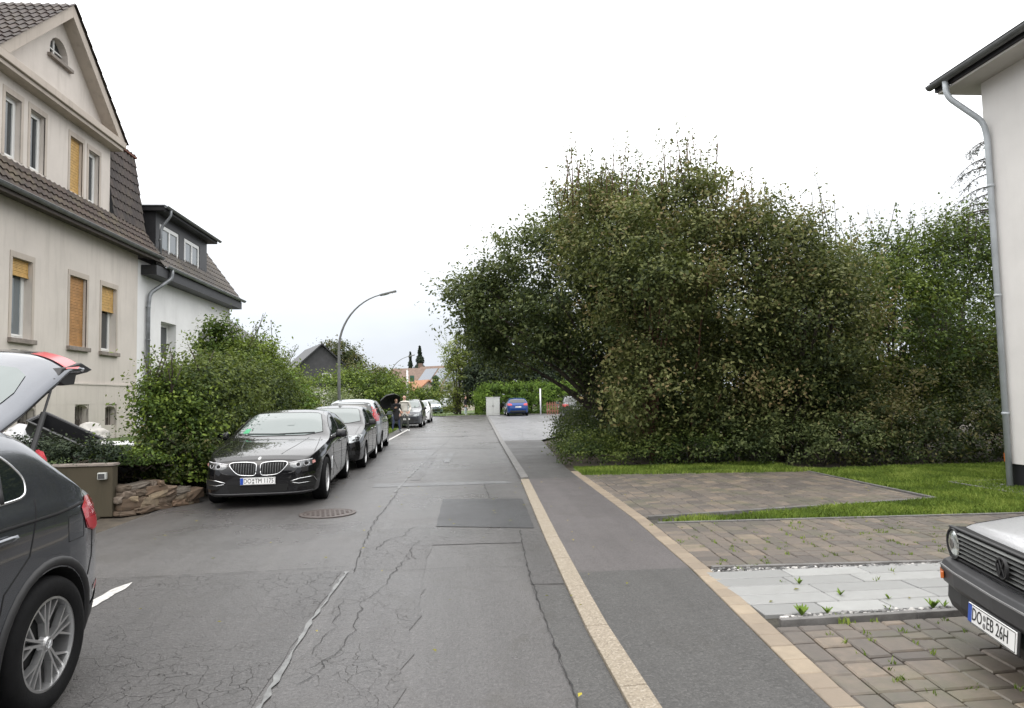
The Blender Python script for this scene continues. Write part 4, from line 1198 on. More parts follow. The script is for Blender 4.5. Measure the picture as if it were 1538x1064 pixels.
gable_house((-5.0, 92, 0), R(30), 5, 5, 1.9, 3.9, 'wall_far', 'roof_far_orange', 'small distant house with orange tiled roof')
gable_house((1.4, 88, 0), R(15), 5, 6, 2.6, 4.4, 'wall_far', 'slate_cladding', 'distant dark roofed house behind the narrow thuja')

# cabinet, post, fence at the side street
cb = empty('utility_cabinet', (3.05, 58.3, .06), 0, 'light grey double utility cabinet left of the blue car', 'cabinet')
mb = MB(); mb.box((0, 0, .76), (1.15, .4, 1.5)); mb.build('case', 'cabinet_grey', cb, bevel=.02)
for s in (-1, 1):
    mb = MB(); mb.box((s * .28, -.21, .8), (.52, .02, 1.3)); d_ = mb.build('door', 'cabinet_grey', cb, bevel=.006)
    mb = MB(); mb.box((s * .06, -.23, .8), (.03, .03, .12)); mb.build('handle', 'trim_grey', d_)
mb = MB(); mb.box((0, 0, 1.54), (1.22, .46, .06)); mb.build('roof', 'cabinet_grey', cb, bevel=.01)
ps = empty('white_post', (7.0, 57.2, .06), 0, 'slim white post right of the blue car', 'post')
mb = MB(); mb.tube([(0, 0, 0), (0, 0, 2.15)], .06, 10); mb.build('shaft', 'white_plastic', ps, smooth=True)
mb = MB(); mb.lathe([(.001, .06), (.07, .04), (.075, 0), (.06, -.02)], c=(0, 0, 2.15), seg=12); mb.build('cap', 'white_plastic', ps)
fn = empty('picket_fence', (9.1, 57.4, .06), 0, 'low reddish picket fence between the white post and the dark car', 'fence')
mb = MB()
for z in (.3, .85): mb.box((0, .03, z), (3.2, .04, .08))
mb.build('rail', 'fence_rust', fn)
for k in range(15):
    mb = MB(); mb.box((-1.5 + k * .215, 0, .52), (.1, .03, 1.04)); mb.build('picket', 'fence_rust', fn)
# ------------------------------------------------------------------ vehicles
def lerp(prof, y):
    if y <= prof[0][0]: return prof[0][1]
    for (a, b), (c, d) in zip(prof, prof[1:]):
        if y <= c: return b + (d - b) * (y - a) / max(1e-6, c - a)
    return prof[-1][1]
DG = lambda: bpy.context.evaluated_depsgraph_get()
def apply_mods(o):
    me = bpy.data.meshes.new_from_object(o.evaluated_get(DG()))
    o.modifiers.clear(); o.data = me
def chaikin(p, n=2):
    for _ in range(n):
        q = []
        for i, a in enumerate(p):
            b = p[(i + 1) % len(p)]
            q += [(a[0] * .8 + b[0] * .2, a[1] * .8 + b[1] * .2), (a[0] * .2 + b[0] * .8, a[1] * .2 + b[1] * .8)]
        p = q
    return p
class Car:
    def __init__(s, name, label, loc, rz, L, hw, top, bot, belt, wheels, paint, cat_='car', tumble=.36, plan=None, crown=.03, group=None, sub=2, arch_gap=.045, flatside=.0):
        s.L, s.hw, s.top, s.belt, s.wheels = L, hw, top, belt, wheels
        s.root = empty(name, loc, rz, label, cat_, group)
        plan = plan or [(0, .70), (.06, .82), (.2, .92), (.5, .98), (.9, 1.), (L - .9, 1.), (L - .45, .97), (L - .15, .9), (L - .04, .82), (L, .72)]
        Y = sorted(set([0, .012, .035, .09, .18, .32, .5] + [p[0] for p in top] + [p[0] for p in plan] + [.5 + (L - 1) * i / 14 for i in range(15)] + [L - .5, L - .3, L - .16, L - .07, L - .02, L]))
        YY = [Y[0]]
        for y in Y[1:]:
            if y - YY[-1] > .009: YY.append(y)
        if YY[-1] != L: YY[-1] = L
        rings = []
        for y in YY:
            zt = lerp(top, y); zb = lerp(bot, y); w = hw * lerp(plan, y)
            if zt < zb + .12: zt = zb + .12
            zbelt = min(lerp(belt, y), zt - .035)
            zbelt = max(zbelt, zb + .07)
            g = zt - zbelt; wb = w * .955
            wr = wb - tumble * g; cr = min(crown * 2, crown + .06 * g); k = min(1, g / .3)
            zm = zb + (zbelt - zb) * .5
            P = [(0, zb), (w * .6, zb), (w * .93, zb + .015), (w * .975, zb + .06), (w * .995, zb + (zm - zb) * .7), (w, zm), (w * .995, zm + (zbelt - zm) * .5), (w * .985, zbelt - .05 * min(1, (zbelt - zm) / .2)), (wb, zbelt),
                 (wb - tumble * g * .45, zbelt + g * .5), (wr + .01, zt - cr * k - .03 * k - .012), (wr - .05 * k - .02, zt - cr * .75), (wr * .72, zt - cr * .35), (wr * .36, zt - cr * .08), (0, zt)]
            rings.append([(x, y - L / 2, z) for x, z in P])
        n = len(rings[0]); vs = []; fs = []
        m = 2 * (n - 1)
        for r_ in rings:
            vs += r_ + [(-x, yy, z) for x, yy, z in r_[1:-1]][::-1]
        for i in range(len(rings) - 1):
            for k in range(m):
                k2 = (k + 1) % m
                fs.append((i * m + k, i * m + k2, (i + 1) * m + k2, (i + 1) * m + k))
        for base, rev in ((0, False), ((len(rings) - 1) * m, True)):
            for k in range(n - 1):
                a, b = k, k + 1
                c, d = (m - k - 1), (m - k) % m
                q = [base + a, base + b, base + c, base + d]
                q = list(dict.fromkeys(q))
                fs.append(tuple(q if not rev else q[::-1]))
        mb = MB(); mb.add(vs, fs)
        s.body = mb.build('body', [paint, 'cavity_black'], s.root, smooth=True)
        sb = s.body.modifiers.new('s', 'SUBSURF'); sb.levels = sub; sb.render_levels = sub
        apply_mods(s.body)
        cyl = MB()
        yf, yr, wrad = wheels
        for yy in (yf, yr):
            for sd in (-1, 1):
                R_ = wrad + arch_gap; cy = yy - L / 2
                ring = [(math.cos(2 * math.pi * k / 40) * R_, math.sin(2 * math.pi * k / 40) * R_) for k in range(40)]
                xa, xb = sd * (hw - .3), sd * (hw + .2)
                v = [(xa, cy + a, wrad + b) for a, b in ring] + [(xb, cy + a, wrad + b) for a, b in ring]
                f = [tuple(range(40)), tuple(range(79, 39, -1))] + [(k, 40 + k, 40 + (k + 1) % 40, (k + 1) % 40) for k in range(40)]
                cyl.add(v, f)
        co = cyl.build('cut', 'cavity_black')
        co.parent = s.root
        bo = s.body.modifiers.new('b', 'BOOLEAN'); bo.object = co; bo.operation = 'DIFFERENCE'; bo.solver = 'EXACT'
        bpy.context.view_layer.update()
        apply_mods(s.body)
        bpy.data.objects.remove(co)
        for p in s.body.data.polygons:
            c = p.center
            for yy in (yf, yr):
                d = math.hypot(c.y - (yy - L / 2), c.z - wrad)
                if d < wrad + arch_gap + .002 and abs(c.x) > hw - .305: p.material_index = 1
        bm = bmesh.new(); bm.from_mesh(s.body.data)
        s.bvh = BVHTree.FromBMesh(bm); bm.free()
    def hit(s, ax, a, b):
        o, d = {'R': ((2, a, b), (-1, 0, 0)), 'L': ((-2, a, b), (1, 0, 0)), 'F': ((a, -6, b), (0, 1, 0)), 'B': ((a, 6, b), (0, -1, 0)), 'T': ((a, b, 4), (0, 0, -1))}[ax]
        loc, nr, i, dd = s.bvh.ray_cast(Vector(o), Vector(d))
        if loc is None:
            q = Vector(o) + Vector(d) * (Vector(o).length * .8)
            if ax in 'RL': q = Vector((s.hw * (1 if ax == 'R' else -1), a, b))
            if ax in 'FB': q = Vector((a, s.L / 2 * (-1 if ax == 'F' else 1), b))
            loc, nr, i, dd = s.bvh.find_nearest(q)
        if nr.dot(Vector(d)) > 0: nr = -nr
        return loc, nr
    def conv(s, ax, poly):
        return [((p[0] - s.L / 2) if ax in 'RL' else p[0], (p[1] - s.L / 2) if ax == 'T' else p[1]) for p in poly]
    def decal(s, name, ax, poly, mat, off=.004, parent=None, step=.05):
        poly = s.conv(ax, poly)
        bm = bmesh.new(); bm.faces.new([bm.verts.new((a, b, 0)) for a, b in poly])
        for k in (0, 1):
            lo = min(p[k] for p in poly); hi = max(p[k] for p in poly)
            n = int((hi - lo) / step)
            for i in range(1, n + 1):
                c = lo + (hi - lo) * i / (n + 1)
                co = [0, 0, 0]; co[k] = c; no = [0, 0, 0]; no[k] = 1
                bmesh.ops.bisect_plane(bm, geom=bm.verts[:] + bm.edges[:] + bm.faces[:], plane_co=co, plane_no=no)
        for v in bm.verts:
            l, n = s.hit(ax, v.co.x, v.co.y); v.co = l + n * off
        bm.normal_update()
        d = {'R': Vector((1, 0, 0)), 'L': Vector((-1, 0, 0)), 'F': Vector((0, -1, 0)), 'B': Vector((0, 1, 0)), 'T': Vector((0, 0, 1))}[ax]
        for f in bm.faces:
            if f.normal.dot(d) < 0: f.normal_flip()
        me = bpy.data.meshes.new(name); bm.to_mesh(me); bm.free()
        return link(name, me, mat, parent or s.root, smooth=True)
    def trace(s, name, ax, pts, r_, mat, parent=None, close=False, off=.0, step=.04, seg=6):
        pts = s.conv(ax, pts)
        if close: pts = pts + [pts[0]]
        Q = []
        for a, b in zip(pts, pts[1:]):
            n = max(1, int(math.hypot(b[0] - a[0], b[1] - a[1]) / step))
            for k in range(n): Q.append((a[0] + (b[0] - a[0]) * k / n, a[1] + (b[1] - a[1]) * k / n))
        Q.append(pts[-1])
        mb = MB(); P = []
        for a, b in Q:
            l, n = s.hit(ax, a, b); P.append(l + n * off)
        mb.tube(P, r_, seg)
        return mb.build(name, mat, parent or s.root, smooth=True)
    def screen(s, yb, yt, fb=.8, ft=.64, ax='F', mat='windscreen_glass', inset=.02):
        zb, zt = lerp(s.top, yb), lerp(s.top, yt)
        p = [(-s.hw * fb, zb), (s.hw * fb, zb), (s.hw * (fb * .45 + ft * .55), zb + (zt - zb) * .6), (s.hw * ft, zt - inset), (s.hw * ft * .6, zt), (-s.hw * ft * .6, zt), (-s.hw * ft, zt - inset), (-s.hw * (fb * .45 + ft * .55), zb + (zt - zb) * .6)]
        p = chaikin(p, 1); g = s.decal('windscreen' if ax == 'F' else 'rear_window', ax, p, mat)
        s.trace('seal', ax, p, .009, 'trim_black', g, close=True)
        return g
    def both(s, fn):
        for ax in ('R', 'L'): fn(ax)
    def glass(s, poly, pillars=(), chrome=False):
        poly = chaikin(poly, 2)
        for ax in ('R', 'L'):
            g = s.decal('side_window', ax, poly, 'car_glass')
            s.trace('window_trim', ax, poly, .007 if not chrome else .0085, 'chrome' if chrome else 'trim_black', g, close=True)
            for (a, b, w) in pillars:
                s.decal('pillar', ax, [(a[0] - w, a[1]), (a[0] + w, a[1]), (b[0] + w, b[1]), (b[0] - w, b[1])], 'trim_black', .008, g)
    def mirror(s, y, z, size=(.2, .11, .14), mat='paint_black', out=.12):
        for sd in (-1, 1):
            ax = 'R' if sd > 0 else 'L'
            l, n = s.hit(ax, y - s.L / 2, z)
            mb = MB(); mb.box((0, 0, 0), size, taper=.8)
            m = mb.build('mirror', mat, s.root, bevel=.035, smooth=True)
            m.location = (l.x + sd * (out * .4 + size[0] * .5), l.y, l.z + .05)
            mb = MB(); mb.tube([(-sd * (size[0] * .5 + out * .5), .02, -.07), (-sd * size[0] * .2, .0, -.04)], [.03, .02], 8); mb.build('mirror_arm', 'trim_black', m)
            mb = MB(); mb.box((0, size[1] * .5 + .001, .0), (size[0] * .82, .006, size[2] * .7)); mb.build('mirror_glass', 'windscreen_glass', m)
    def wheelset(s, style='five', rimmat='alloy', width=.215, tuck=.012, seg=40):
        yf, yr, r_ = s.wheels
        for yy in (yf, yr):
            for sd in (-1, 1):
                wheel(s.root, (sd * (s.hw - tuck - width / 2), yy - s.L / 2, r_), r_, sd, style, rimmat, width, seg)
    def plate(s, ax, x, z, text, mb_y=None, w=.52, h=.11, tilt=0, scale=1.):
        l, n = s.hit(ax, x, z)
        n = Vector((0, -1 if ax == 'F' else 1, 0))
        o = plate_obj(text, w, h); o.parent = s.root
        o.location = l + n * .02
        o.rotation_euler = (R(90) + tilt, 0, 0 if ax == 'F' else math.pi)
        return o
def text_mesh(txt, size, mat, name='lettering', ext=.0008, parent=None, sx=1.):
    cu = bpy.data.curves.new('t', 'FONT'); cu.body = txt; cu.size = size; cu.extrude = ext; cu.align_x = 'CENTER'; cu.align_y = 'CENTER'; cu.resolution_u = 3
    o = bpy.data.objects.new('t', cu); COL.objects.link(o); bpy.context.view_layer.update()
    me = bpy.data.meshes.new_from_object(o.evaluated_get(DG())); bpy.data.objects.remove(o)
    me.name = name
    for v in me.vertices: v.co.x *= sx
    me.materials.clear()
    return link(name, me, mat, parent)
def plate_obj(text, w=.52, h=.11):
    mb = MB(); mb.box((0, 0, 0), (w, h, .008)); p = mb.build('number_plate', 'plate_white', bevel=.003)
    mb = MB(); mb.box((-w / 2 + .024, 0, .0045), (.044, h - .008, .001)); mb.build('country_band', 'plate_blue', p)
    mb = MB(); t = .0035
    mb.box((0, h / 2 - .006, .0047), (w - .012, t, .001)); mb.box((0, -h / 2 + .006, .0047), (w - .012, t, .001)); mb.box((w / 2 - .006, 0, .0047), (t, h - .014, .001))
    mb.build('border', 'letter_black', p)
    if text:
        a, b = text
        o = text_mesh(a, .098, 'letter_black', parent=p, sx=.78); wA = max(v.co.x for v in o.data.vertices); o.location = (-w / 2 + .052 + wA, 0, .0052)
        x = -w / 2 + .052 + 2 * wA
        mb = MB(); mb.lathe([(.001, .0055), (.016, .0055), (.016, .004)], c=(x + .028, .018, 0), seg=16); mb.lathe([(.001, .0055), (.016, .0055), (.016, .004)], c=(x + .028, -.024, 0), seg=16); mb.build('seal', 'grey_plastic', p, fixn=False)
        o = text_mesh(b, .098, 'letter_black', parent=p, sx=.78); wB = max(v.co.x for v in o.data.vertices); o.location = (x + .056 + wB, 0, .0052)
    return p
def wheel(parent, loc, r_, sd, style, rimmat, width, seg=40):
    rr = r_ * .685
    mb = MB(); hw_ = width / 2
    mb.lathe([(rr * .55, -hw_ * .5), (rr * .55, hw_ * .3), (rr * .2, hw_ * .35), (.001, hw_ * .35)], axis='X', seg=seg)
    w = mb.build('wheel', 'cavity_black', parent, fixn=False)
    mb = MB()
    prof = [(rr, -hw_ * .85), (rr * 1.06, -hw_ * .97), (r_ * .87, -hw_), (r_ * .96, -hw_ * .9), (r_ * .995, -hw_ * .7), (r_, -hw_ * .35), (r_, hw_ * .35), (r_ * .995, hw_ * .7), (r_ * .96, hw_ * .9), (r_ * .87, hw_), (rr * 1.06, hw_ * .97), (rr, hw_ * .85)]
    mb.lathe(prof, axis='X', seg=seg)
    for a in (-.5, 0, .5): mb.lathe([(r_ + .001, hw_ * a - .004), (r_ - .008, hw_ * a), (r_ + .001, hw_ * a + .004)], axis='X', seg=seg)
    mb.build('tyre', 'rubber', w, smooth=True, fixn=False)
    mb = MB(); o = hw_ * .78
    mb.lathe([(rr + .002, hw_ * .86), (rr * .955, hw_ * .88), (rr * .94, hw_ * .7), (rr * .9, -hw_ * .7)], axis='X', seg=seg)
    mb.lathe([(.001, o + .004), (rr * .12, o + .004), (rr * .17, o - .006), (rr * .2, o - .03)], axis='X', seg=16)
    def spoke(a0, a1, r0, r1, w0, w1, x0, x1, mi=0):
        p0 = Vector((0, math.cos(a0) * r0, math.sin(a0) * r0)); p1 = Vector((0, math.cos(a1) * r1, math.sin(a1) * r1))
        t = (p1 - p0).normalized(); q = Vector((0, -t.z, t.y))
        vs = []
        for p, ww, xx in ((p0, w0, x0), (p1, w1, x1)):
            vs += [p + q * ww + Vector((xx - .035, 0, 0)), p - q * ww + Vector((xx - .035, 0, 0)), p - q * ww * .75 + Vector((xx, 0, 0)), p + q * ww * .75 + Vector((xx, 0, 0))]
        mb.add(vs, [(0, 1, 5, 4), (1, 2, 6, 5), (2, 3, 7, 6), (3, 0, 4, 7)], mi)
    n = {'five': 5, 'ypair': 5, 'multi': 10, 'cap': 7}[style]
    for k in range(n):
        a = 2 * math.pi * k / n + math.pi / 2
        if style == 'ypair':
            for s_ in (-1, 1):
                spoke(a + s_ * .2, a + s_ * .12, rr * .15, rr * .6, rr * .045, rr * .036, o - .004, o - .006)
                spoke(a + s_ * .12, a + s_ * .11, rr * .58, rr * .96, rr * .036, rr * .03, o - .006, o - .002)
                spoke(a + s_ * .15, a + s_ * .42, rr * .5, rr * .96, rr * .036, rr * .026, o - .006, o - .002)
        elif style == 'multi': spoke(a, a + .02, rr * .15, rr * .96, rr * .05, rr * .04, o, o - .004)
        elif style == 'cap': spoke(a, a, rr * .15, rr * .96, rr * .12, rr * .16, o, o - .01)
        else: spoke(a, a, rr * .15, rr * .96, rr * .11, rr * .07, o, o - .004)
    mb.build('rim', rimmat, w, fixn=False)
    if style == 'ypair':
        mb = MB(); mb.lathe([(.03, o + .005), (.032, o + .008), (.026, o + .008), (.026, o + .005)], axis='X', seg=20)
        for pts in ([(-.016, .018), (-.0, -.003), (.016, .018)], [(-.022, .008), (-.011, -.021), (0, .002), (.011, -.021), (.022, .008)]):
            mb.tube([(o + .008, x, z) for x, z in pts], .0022, 5)
        mb.build('hub_emblem', 'chrome', w, fixn=False)
    w.location = loc
    if sd < 0: w.rotation_euler = (0, 0, math.pi)
    w.rotation_euler.x = random.uniform(0, 1.2) if style != 'ypair' else 0
    return w
def circle(cx, cz, r_, n=20, sx=1.): return [(cx + r_ * sx * math.cos(2 * math.pi * k / n), cz + r_ * math.sin(2 * math.pi * k / n)) for k in range(n)]
def mir(p): return [(-x, z) for x, z in p][::-1]
def simple_car(name, label, loc, rz, kind, paint, text=None, style='five', front=True, group=None):
    if kind == 'hatch':
        L, hw, H = 4.25, .89, 1.49
        top = [(0, .58), (.03, .7), (.16, .8), (.7, .93), (1.0, 1.0), (1.14, 1.05), (1.6, 1.3), (1.95, 1.43), (2.4, 1.49), (3.1, 1.475), (3.65, 1.40), (3.82, 1.33), (4.08, 1.03), (4.2, .92), (4.25, .6)]
        belt = [(0, .66), (1.1, .92), (3.4, 1.0), (4.25, .9)]; wh = (.86, 3.48, .31)
        gl = [(1.35, .97), (1.75, 1.24), (2.1, 1.385), (2.9, 1.40), (3.4, 1.36), (3.62, 1.22), (3.4, 1.05), (2.4, 1.0)]; pil = [((2.35, 1.0), (2.4, 1.41), .03), ((3.1, 1.04), (3.15, 1.40), .03)]
        ws = (1.16, 1.92); rw = (4.05, 3.75)
    elif kind == 'mpv':
        L, hw, H = 4.35, .9, 1.66
        top = [(0, .6), (.03, .75), (.16, .88), (.6, 1.0), (.85, 1.08), (1.5, 1.45), (1.85, 1.6), (2.3, 1.66), (3.3, 1.655), (3.95, 1.6), (4.08, 1.52), (4.28, 1.08), (4.33, .9), (4.35, .6)]
        belt = [(0, .7), (1.0, 1.0), (3.6, 1.08), (4.35, 1.0)]; wh = (.84, 3.52, .315)
        gl = [(1.2, 1.05), (1.6, 1.34), (1.95, 1.53), (2.9, 1.56), (3.8, 1.52), (3.98, 1.15), (3.4, 1.1), (2.2, 1.07)]; pil = [((2.2, 1.05), (2.25, 1.58), .03), ((3.15, 1.07), (3.2, 1.57), .035)]
        ws = (.9, 1.8); rw = (4.25, 4.04)
    else:  # suv
        L, hw, H = 4.4, .91, 1.6
        top = [(0, .62), (.03, .78), (.14, .9), (.8, 1.02), (1.1, 1.08), (1.65, 1.4), (2.0, 1.54), (2.5, 1.6), (3.3, 1.59), (3.9, 1.52), (4.05, 1.45), (4.3, 1.1), (4.37, .92), (4.4, .6)]
        belt = [(0, .72), (1.1, 1.0), (3.5, 1.08), (4.4, 1.0)]; wh = (.87, 3.5, .335)
        gl = [(1.4, 1.05), (1.8, 1.34), (2.1, 1.49), (3.0, 1.51), (3.6, 1.46), (3.9, 1.28), (3.5, 1.14), (2.4, 1.08)]; pil = [((2.4, 1.07), (2.45, 1.52), .03), ((3.2, 1.1), (3.25, 1.51), .03)]
        ws = (1.15, 1.95); rw = (4.27, 4.0)
    bot = [(0, .26), (.12, .2), (.6, .17), (L - .6, .19), (L - .1, .28), (L, .34)]
    c = Car(name, label, loc, rz, L, hw, top, bot, belt, wh, paint, group=group)
    c.screen(*ws); c.screen(*rw, ax='B', fb=.74, ft=.62, mat='car_glass')
    c.glass(gl, pil)
    zt = .8 if kind != 'mpv' else .86
    for f in (lambda p: p, mir):
        hl = c.decal('headlight', 'F', f([(.42, zt - .14), (.62, zt - .17), (.8, zt - .12), (.84, zt + .0), (.78, zt + .02), (.5, zt - .05)]), 'lamp_white')
        c.trace('lamp_rim', 'F', f([(.42, zt - .14), (.62, zt - .17), (.8, zt - .12), (.84, zt), (.78, zt + .02), (.5, zt - .05)]), .006, 'trim_black', hl, close=True)
        if kind == 'mpv':
            c.decal('tail_light', 'B', f([(.64, .95), (.84, .98), (.8, 1.3), (.7, 1.38), (.66, 1.2)]), 'lamp_red', .006)
        else:
            c.decal('tail_light', 'B', f([(.46, .86), (.8, .84), (.84, 1.0), (.7, 1.04), (.48, .98)]), 'lamp_red', .006)
        c.decal('fog_light', 'F', f([(.52, .36), (.72, .37), (.7, .46), (.54, .44)]), 'trim_black')
    for ax in 'RL':
        if kind == 'mpv':
            c.decal('tail_light', ax, [(4.02, .98), (4.3, .98), (4.28, 1.14), (4.12, 1.42), (4.06, 1.42), (4.1, 1.2)], 'lamp_red', .006)
        else:
            c.decal('tail_light', ax, [(3.92, .9), (4.16, .86), (4.14, 1.0), (3.98, 1.03)], 'lamp_red', .006)
        c.decal('headlight', ax, [(.1, zt - .14), (.38, zt - .02), (.46, zt + .07), (.3, zt + .04), (.12, zt - .04)], 'lamp_grey', .005)
        for y in (1.32, 2.38, 3.3 if kind != 'mpv' else 3.2):
            c.trace('door_seam', ax, [(y, .3), (y, .95)], .004, 'trim_black')
        for y in (2.15, 3.05):
            c.trace('door_handle', ax, [(y, .88), (y + .16, .89)], .012, 'chrome' if kind == 'hatch' else 'trim_black', off=.012)
        c.decal('sill_trim', ax, [(1.25, .2), (L - 1.35, .2), (L - 1.35, .3), (1.25, .3)], 'trim_black', .005)
    c.decal('grille', 'F', [(-.36, zt - .12), (.36, zt - .12), (.4, zt - .04), (-.4, zt - .04)], 'trim_black', .006)
    c.decal('air_intake', 'F', [(-.46, .3), (.46, .3), (.52, .52), (-.52, .52)], 'trim_black', .006)
    c.trace('grille_trim', 'F', [(-.4, zt - .08), (.4, zt - .08)], .009, 'chrome', off=.004)
    c.decal('bumper_trim', 'B', [(-.6, .3), (.6, .3), (.66, .46), (-.66, .46)], 'trim_black', .006)
    c.trace('bonnet_seam', 'T', [(-.68, .35), (-.72, ws[0] - .1)], .004, 'trim_black'); c.trace('bonnet_seam', 'T', [(.68, .35), (.72, ws[0] - .1)], .004, 'trim_black')
    c.mirror(ws[0] + .32, 1.02 if kind != 'mpv' else 1.1, mat='trim_black' if paint != 'paint_white' else paint)
    c.wheelset(style)
    if text is not None:
        c.plate('F', 0, .5, text)
        c.plate('B', 0, .74 if kind != 'mpv' else .82, text)
    return c

# --- black saloon nearest on the left
T = [(0, .52), (.012, .60), (.03, .67), (.08, .74), (.2, .795), (.5, .865), (.9, .925), (1.35, .985), (1.5, 1.02), (1.8, 1.16), (2.15, 1.32), (2.45, 1.42), (2.8, 1.465), (3.2, 1.47), (3.6, 1.435), (4.0, 1.31), (4.35, 1.16), (4.5, 1.12), (4.85, 1.08), (4.92, .98), (4.94, .6)]
c1 = Car('saloon_car', 'black executive saloon with twin chrome-rimmed grilles, nearest parked car on the left', (0, 0, 0), 0, 4.94, .934, T,
         [(0, .2), (.1, .17), (.7, .16), (4.2, .19), (4.85, .3), (4.94, .36)], [(0, .62), (.4, .78), (1.4, .93), (3.0, 1.0), (4.94, 1.02)], (.88, 3.86, .345), 'paint_black', tumble=.42,
         plan=[(0, .60), (.03, .70), (.1, .79), (.25, .88), (.5, .945), (.9, .985), (1.3, 1.), (4.0, 1.), (4.5, .96), (4.8, .88), (4.92, .78), (4.94, .7)])
ang = .048
c1.root.rotation_euler.z = ang
c1.root.location = (-3.06 - math.sin(ang) * 2.47, 10.85 + 2.47, 0)
c1.screen(1.52, 2.42, .8, .63)
c1.screen(4.33, 3.72, .7, .56, ax='B', mat='car_glass')
c1.glass([(1.72, 1.0), (2.1, 1.2), (2.5, 1.34), (3.0, 1.385), (3.5, 1.36), (3.9, 1.25), (4.12, 1.12), (3.95, 1.07), (2.8, 1.03)], [((2.75, 1.02), (2.85, 1.39), .035), ((3.66, 1.05), (3.72, 1.33), .02)], chrome=False)
kid = [(.035, .525), (.028, .66), (.055, .688), (.2, .704), (.39, .70), (.435, .678), (.42, .64), (.35, .56), (.28, .512), (.07, .5)]
kid = chaikin(kid, 2)
for f in (lambda p: p, mir):
    k = c1.decal('kidney_grille', 'F', f(kid), 'cavity_black', .006)
    c1.trace('chrome_frame', 'F', f(kid), .0075, 'chrome', k, close=True, off=.005)
    for i in range(9):
        x = .065 + i * .038
        zt_ = .685; zb_ = .52 if x < .28 else .52 + (x - .28) * .8
        c1.trace('grille_bar', 'F', f([(x, zb_), (x, zt_)]), .0045, 'gutter_dark', k, off=.008)
    hl = [(.47, .625), (.47, .668), (.6, .69), (.74, .712), (.8, .71), (.82, .66), (.77, .628), (.66, .605), (.53, .6)]
    h = c1.decal('headlight', 'F', f(hl), 'lamp_grey', .006)
    c1.trace('light_blade', 'F', f([(.455, .672), (.6, .697), (.77, .716)]), .0065, 'white_plastic', h, off=.008)
    for cx, cz in ((.59, .646), (.7, .658)):
        c1.decal('lens', 'F', f(circle(cx, cz, .026, 16)), 'cavity_black', .009, h)
        c1.trace('ring', 'F', f([(cx - .035, cz + .01), (cx - .027, cz - .022), (cx, cz - .031), (cx + .027, cz - .022), (cx + .035, cz + .01)]), .003, 'white_plastic', h, off=.01, step=.01)
    c1.decal('indicator', 'F', f([(.775, .645), (.81, .66), (.8, .695), (.77, .69)]), 'lamp_pink', .01, h)
    fi = [(.5, .375), (.6, .355), (.8, .35), (.8, .31), (.52, .32)]
    a = c1.decal('air_intake', 'F', f([(.47, .40), (.6, .43), (.79, .45), (.83, .43), (.81, .3), (.6, .31), (.5, .36)]), 'cavity_black', .006)
    c1.trace('chrome_trim', 'F', f([(.5, .385), (.6, .365), (.76, .375)]), .0045, 'chrome', a, off=.009)
    c1.trace('chrome_trim', 'F', f([(.48, .4), (.62, .44), (.79, .455), (.83, .36)]), .006, 'chrome', a, off=.009)
    c1.trace('bonnet_crease', 'T', f([(.3, .25), (.42, .7), (.5, 1.2), (.53, 1.42)]), .006, 'paint_black', off=-.001)
    c1.trace('bonnet_seam', 'T', f([(.78, .42), (.76, .9), (.72, 1.45)]), .004, 'cavity_black')
    c1.decal('tail_light', 'B', f([(.5, .86), (.8, .86), (.86, .98), (.5, .97)]), 'lamp_red')
c1.decal('air_intake', 'F', [(-.42, .25), (.42, .25), (.46, .37), (-.46, .37)], 'cavity_black', .006)
c1.trace('lip', 'F', [(-.78, .235), (-.4, .225), (.4, .225), (.78, .235)], .012, 'trim_grey', off=.002)
e = c1.decal('emblem', 'F', circle(0, .752, .028, 20), 'lamp_steel', .003)
c1.decal('emblem_field', 'F', circle(0, .752, .017, 16), 'white_plastic', .005, e)
c1.trace('wiper', 'F', [(-.55, 1.06), (.1, 1.045)], .009, 'trim_black', off=.012); c1.trace('wiper', 'F', [(.0, 1.05), (.6, 1.06)], .009, 'trim_black', off=.012)
c1.decal('sticker', 'F', [(-.64, 1.07), (-.54, 1.07), (-.53, 1.14), (-.61, 1.14)], 'sticker_green', .008)
c1.decal('paper_note', 'F', [(.08, 1.19), (.2, 1.19), (.2, 1.24), (.08, 1.24)], 'windscreen_glass', .008)
for ax in 'RL':
    for pts in ([(1.62, .3), (1.6, .92)], [(2.74, .28), (2.76, 1.0)], [(3.5, .5), (3.72, .8), (3.74, 1.04)]): c1.trace('door_seam', ax, pts, .004, 'cavity_black')
    for y in (2.45, 3.4): c1.trace('door_handle', ax, [(y, .86), (y + .2, .87)], .013, 'paint_black', off=.016)
    c1.trace('belt_trim', ax, [(1.72, .995), (2.8, 1.025), (3.95, 1.065)], .008, 'chrome')
    c1.trace('shoulder_crease', ax, [(1.5, .8), (2.8, .86), (4.2, .89)], .006, 'paint_black', off=-.002)
    c1.trace('wing_trim', ax, [(1.32, .42), (1.36, .64), (1.45, .66), (2.2, .34)], .007, 'chrome', off=.002)
c1.mirror(1.86, .98, (.21, .12, .14), 'paint_black')
c1.wheelset('multi', 'alloy', .235, .004, 48)
c1.plate('F', 0, .42, ('DO', 'TM 1175'))
c1.plate('B', 0, .78, ('DO', 'TM 1175'))

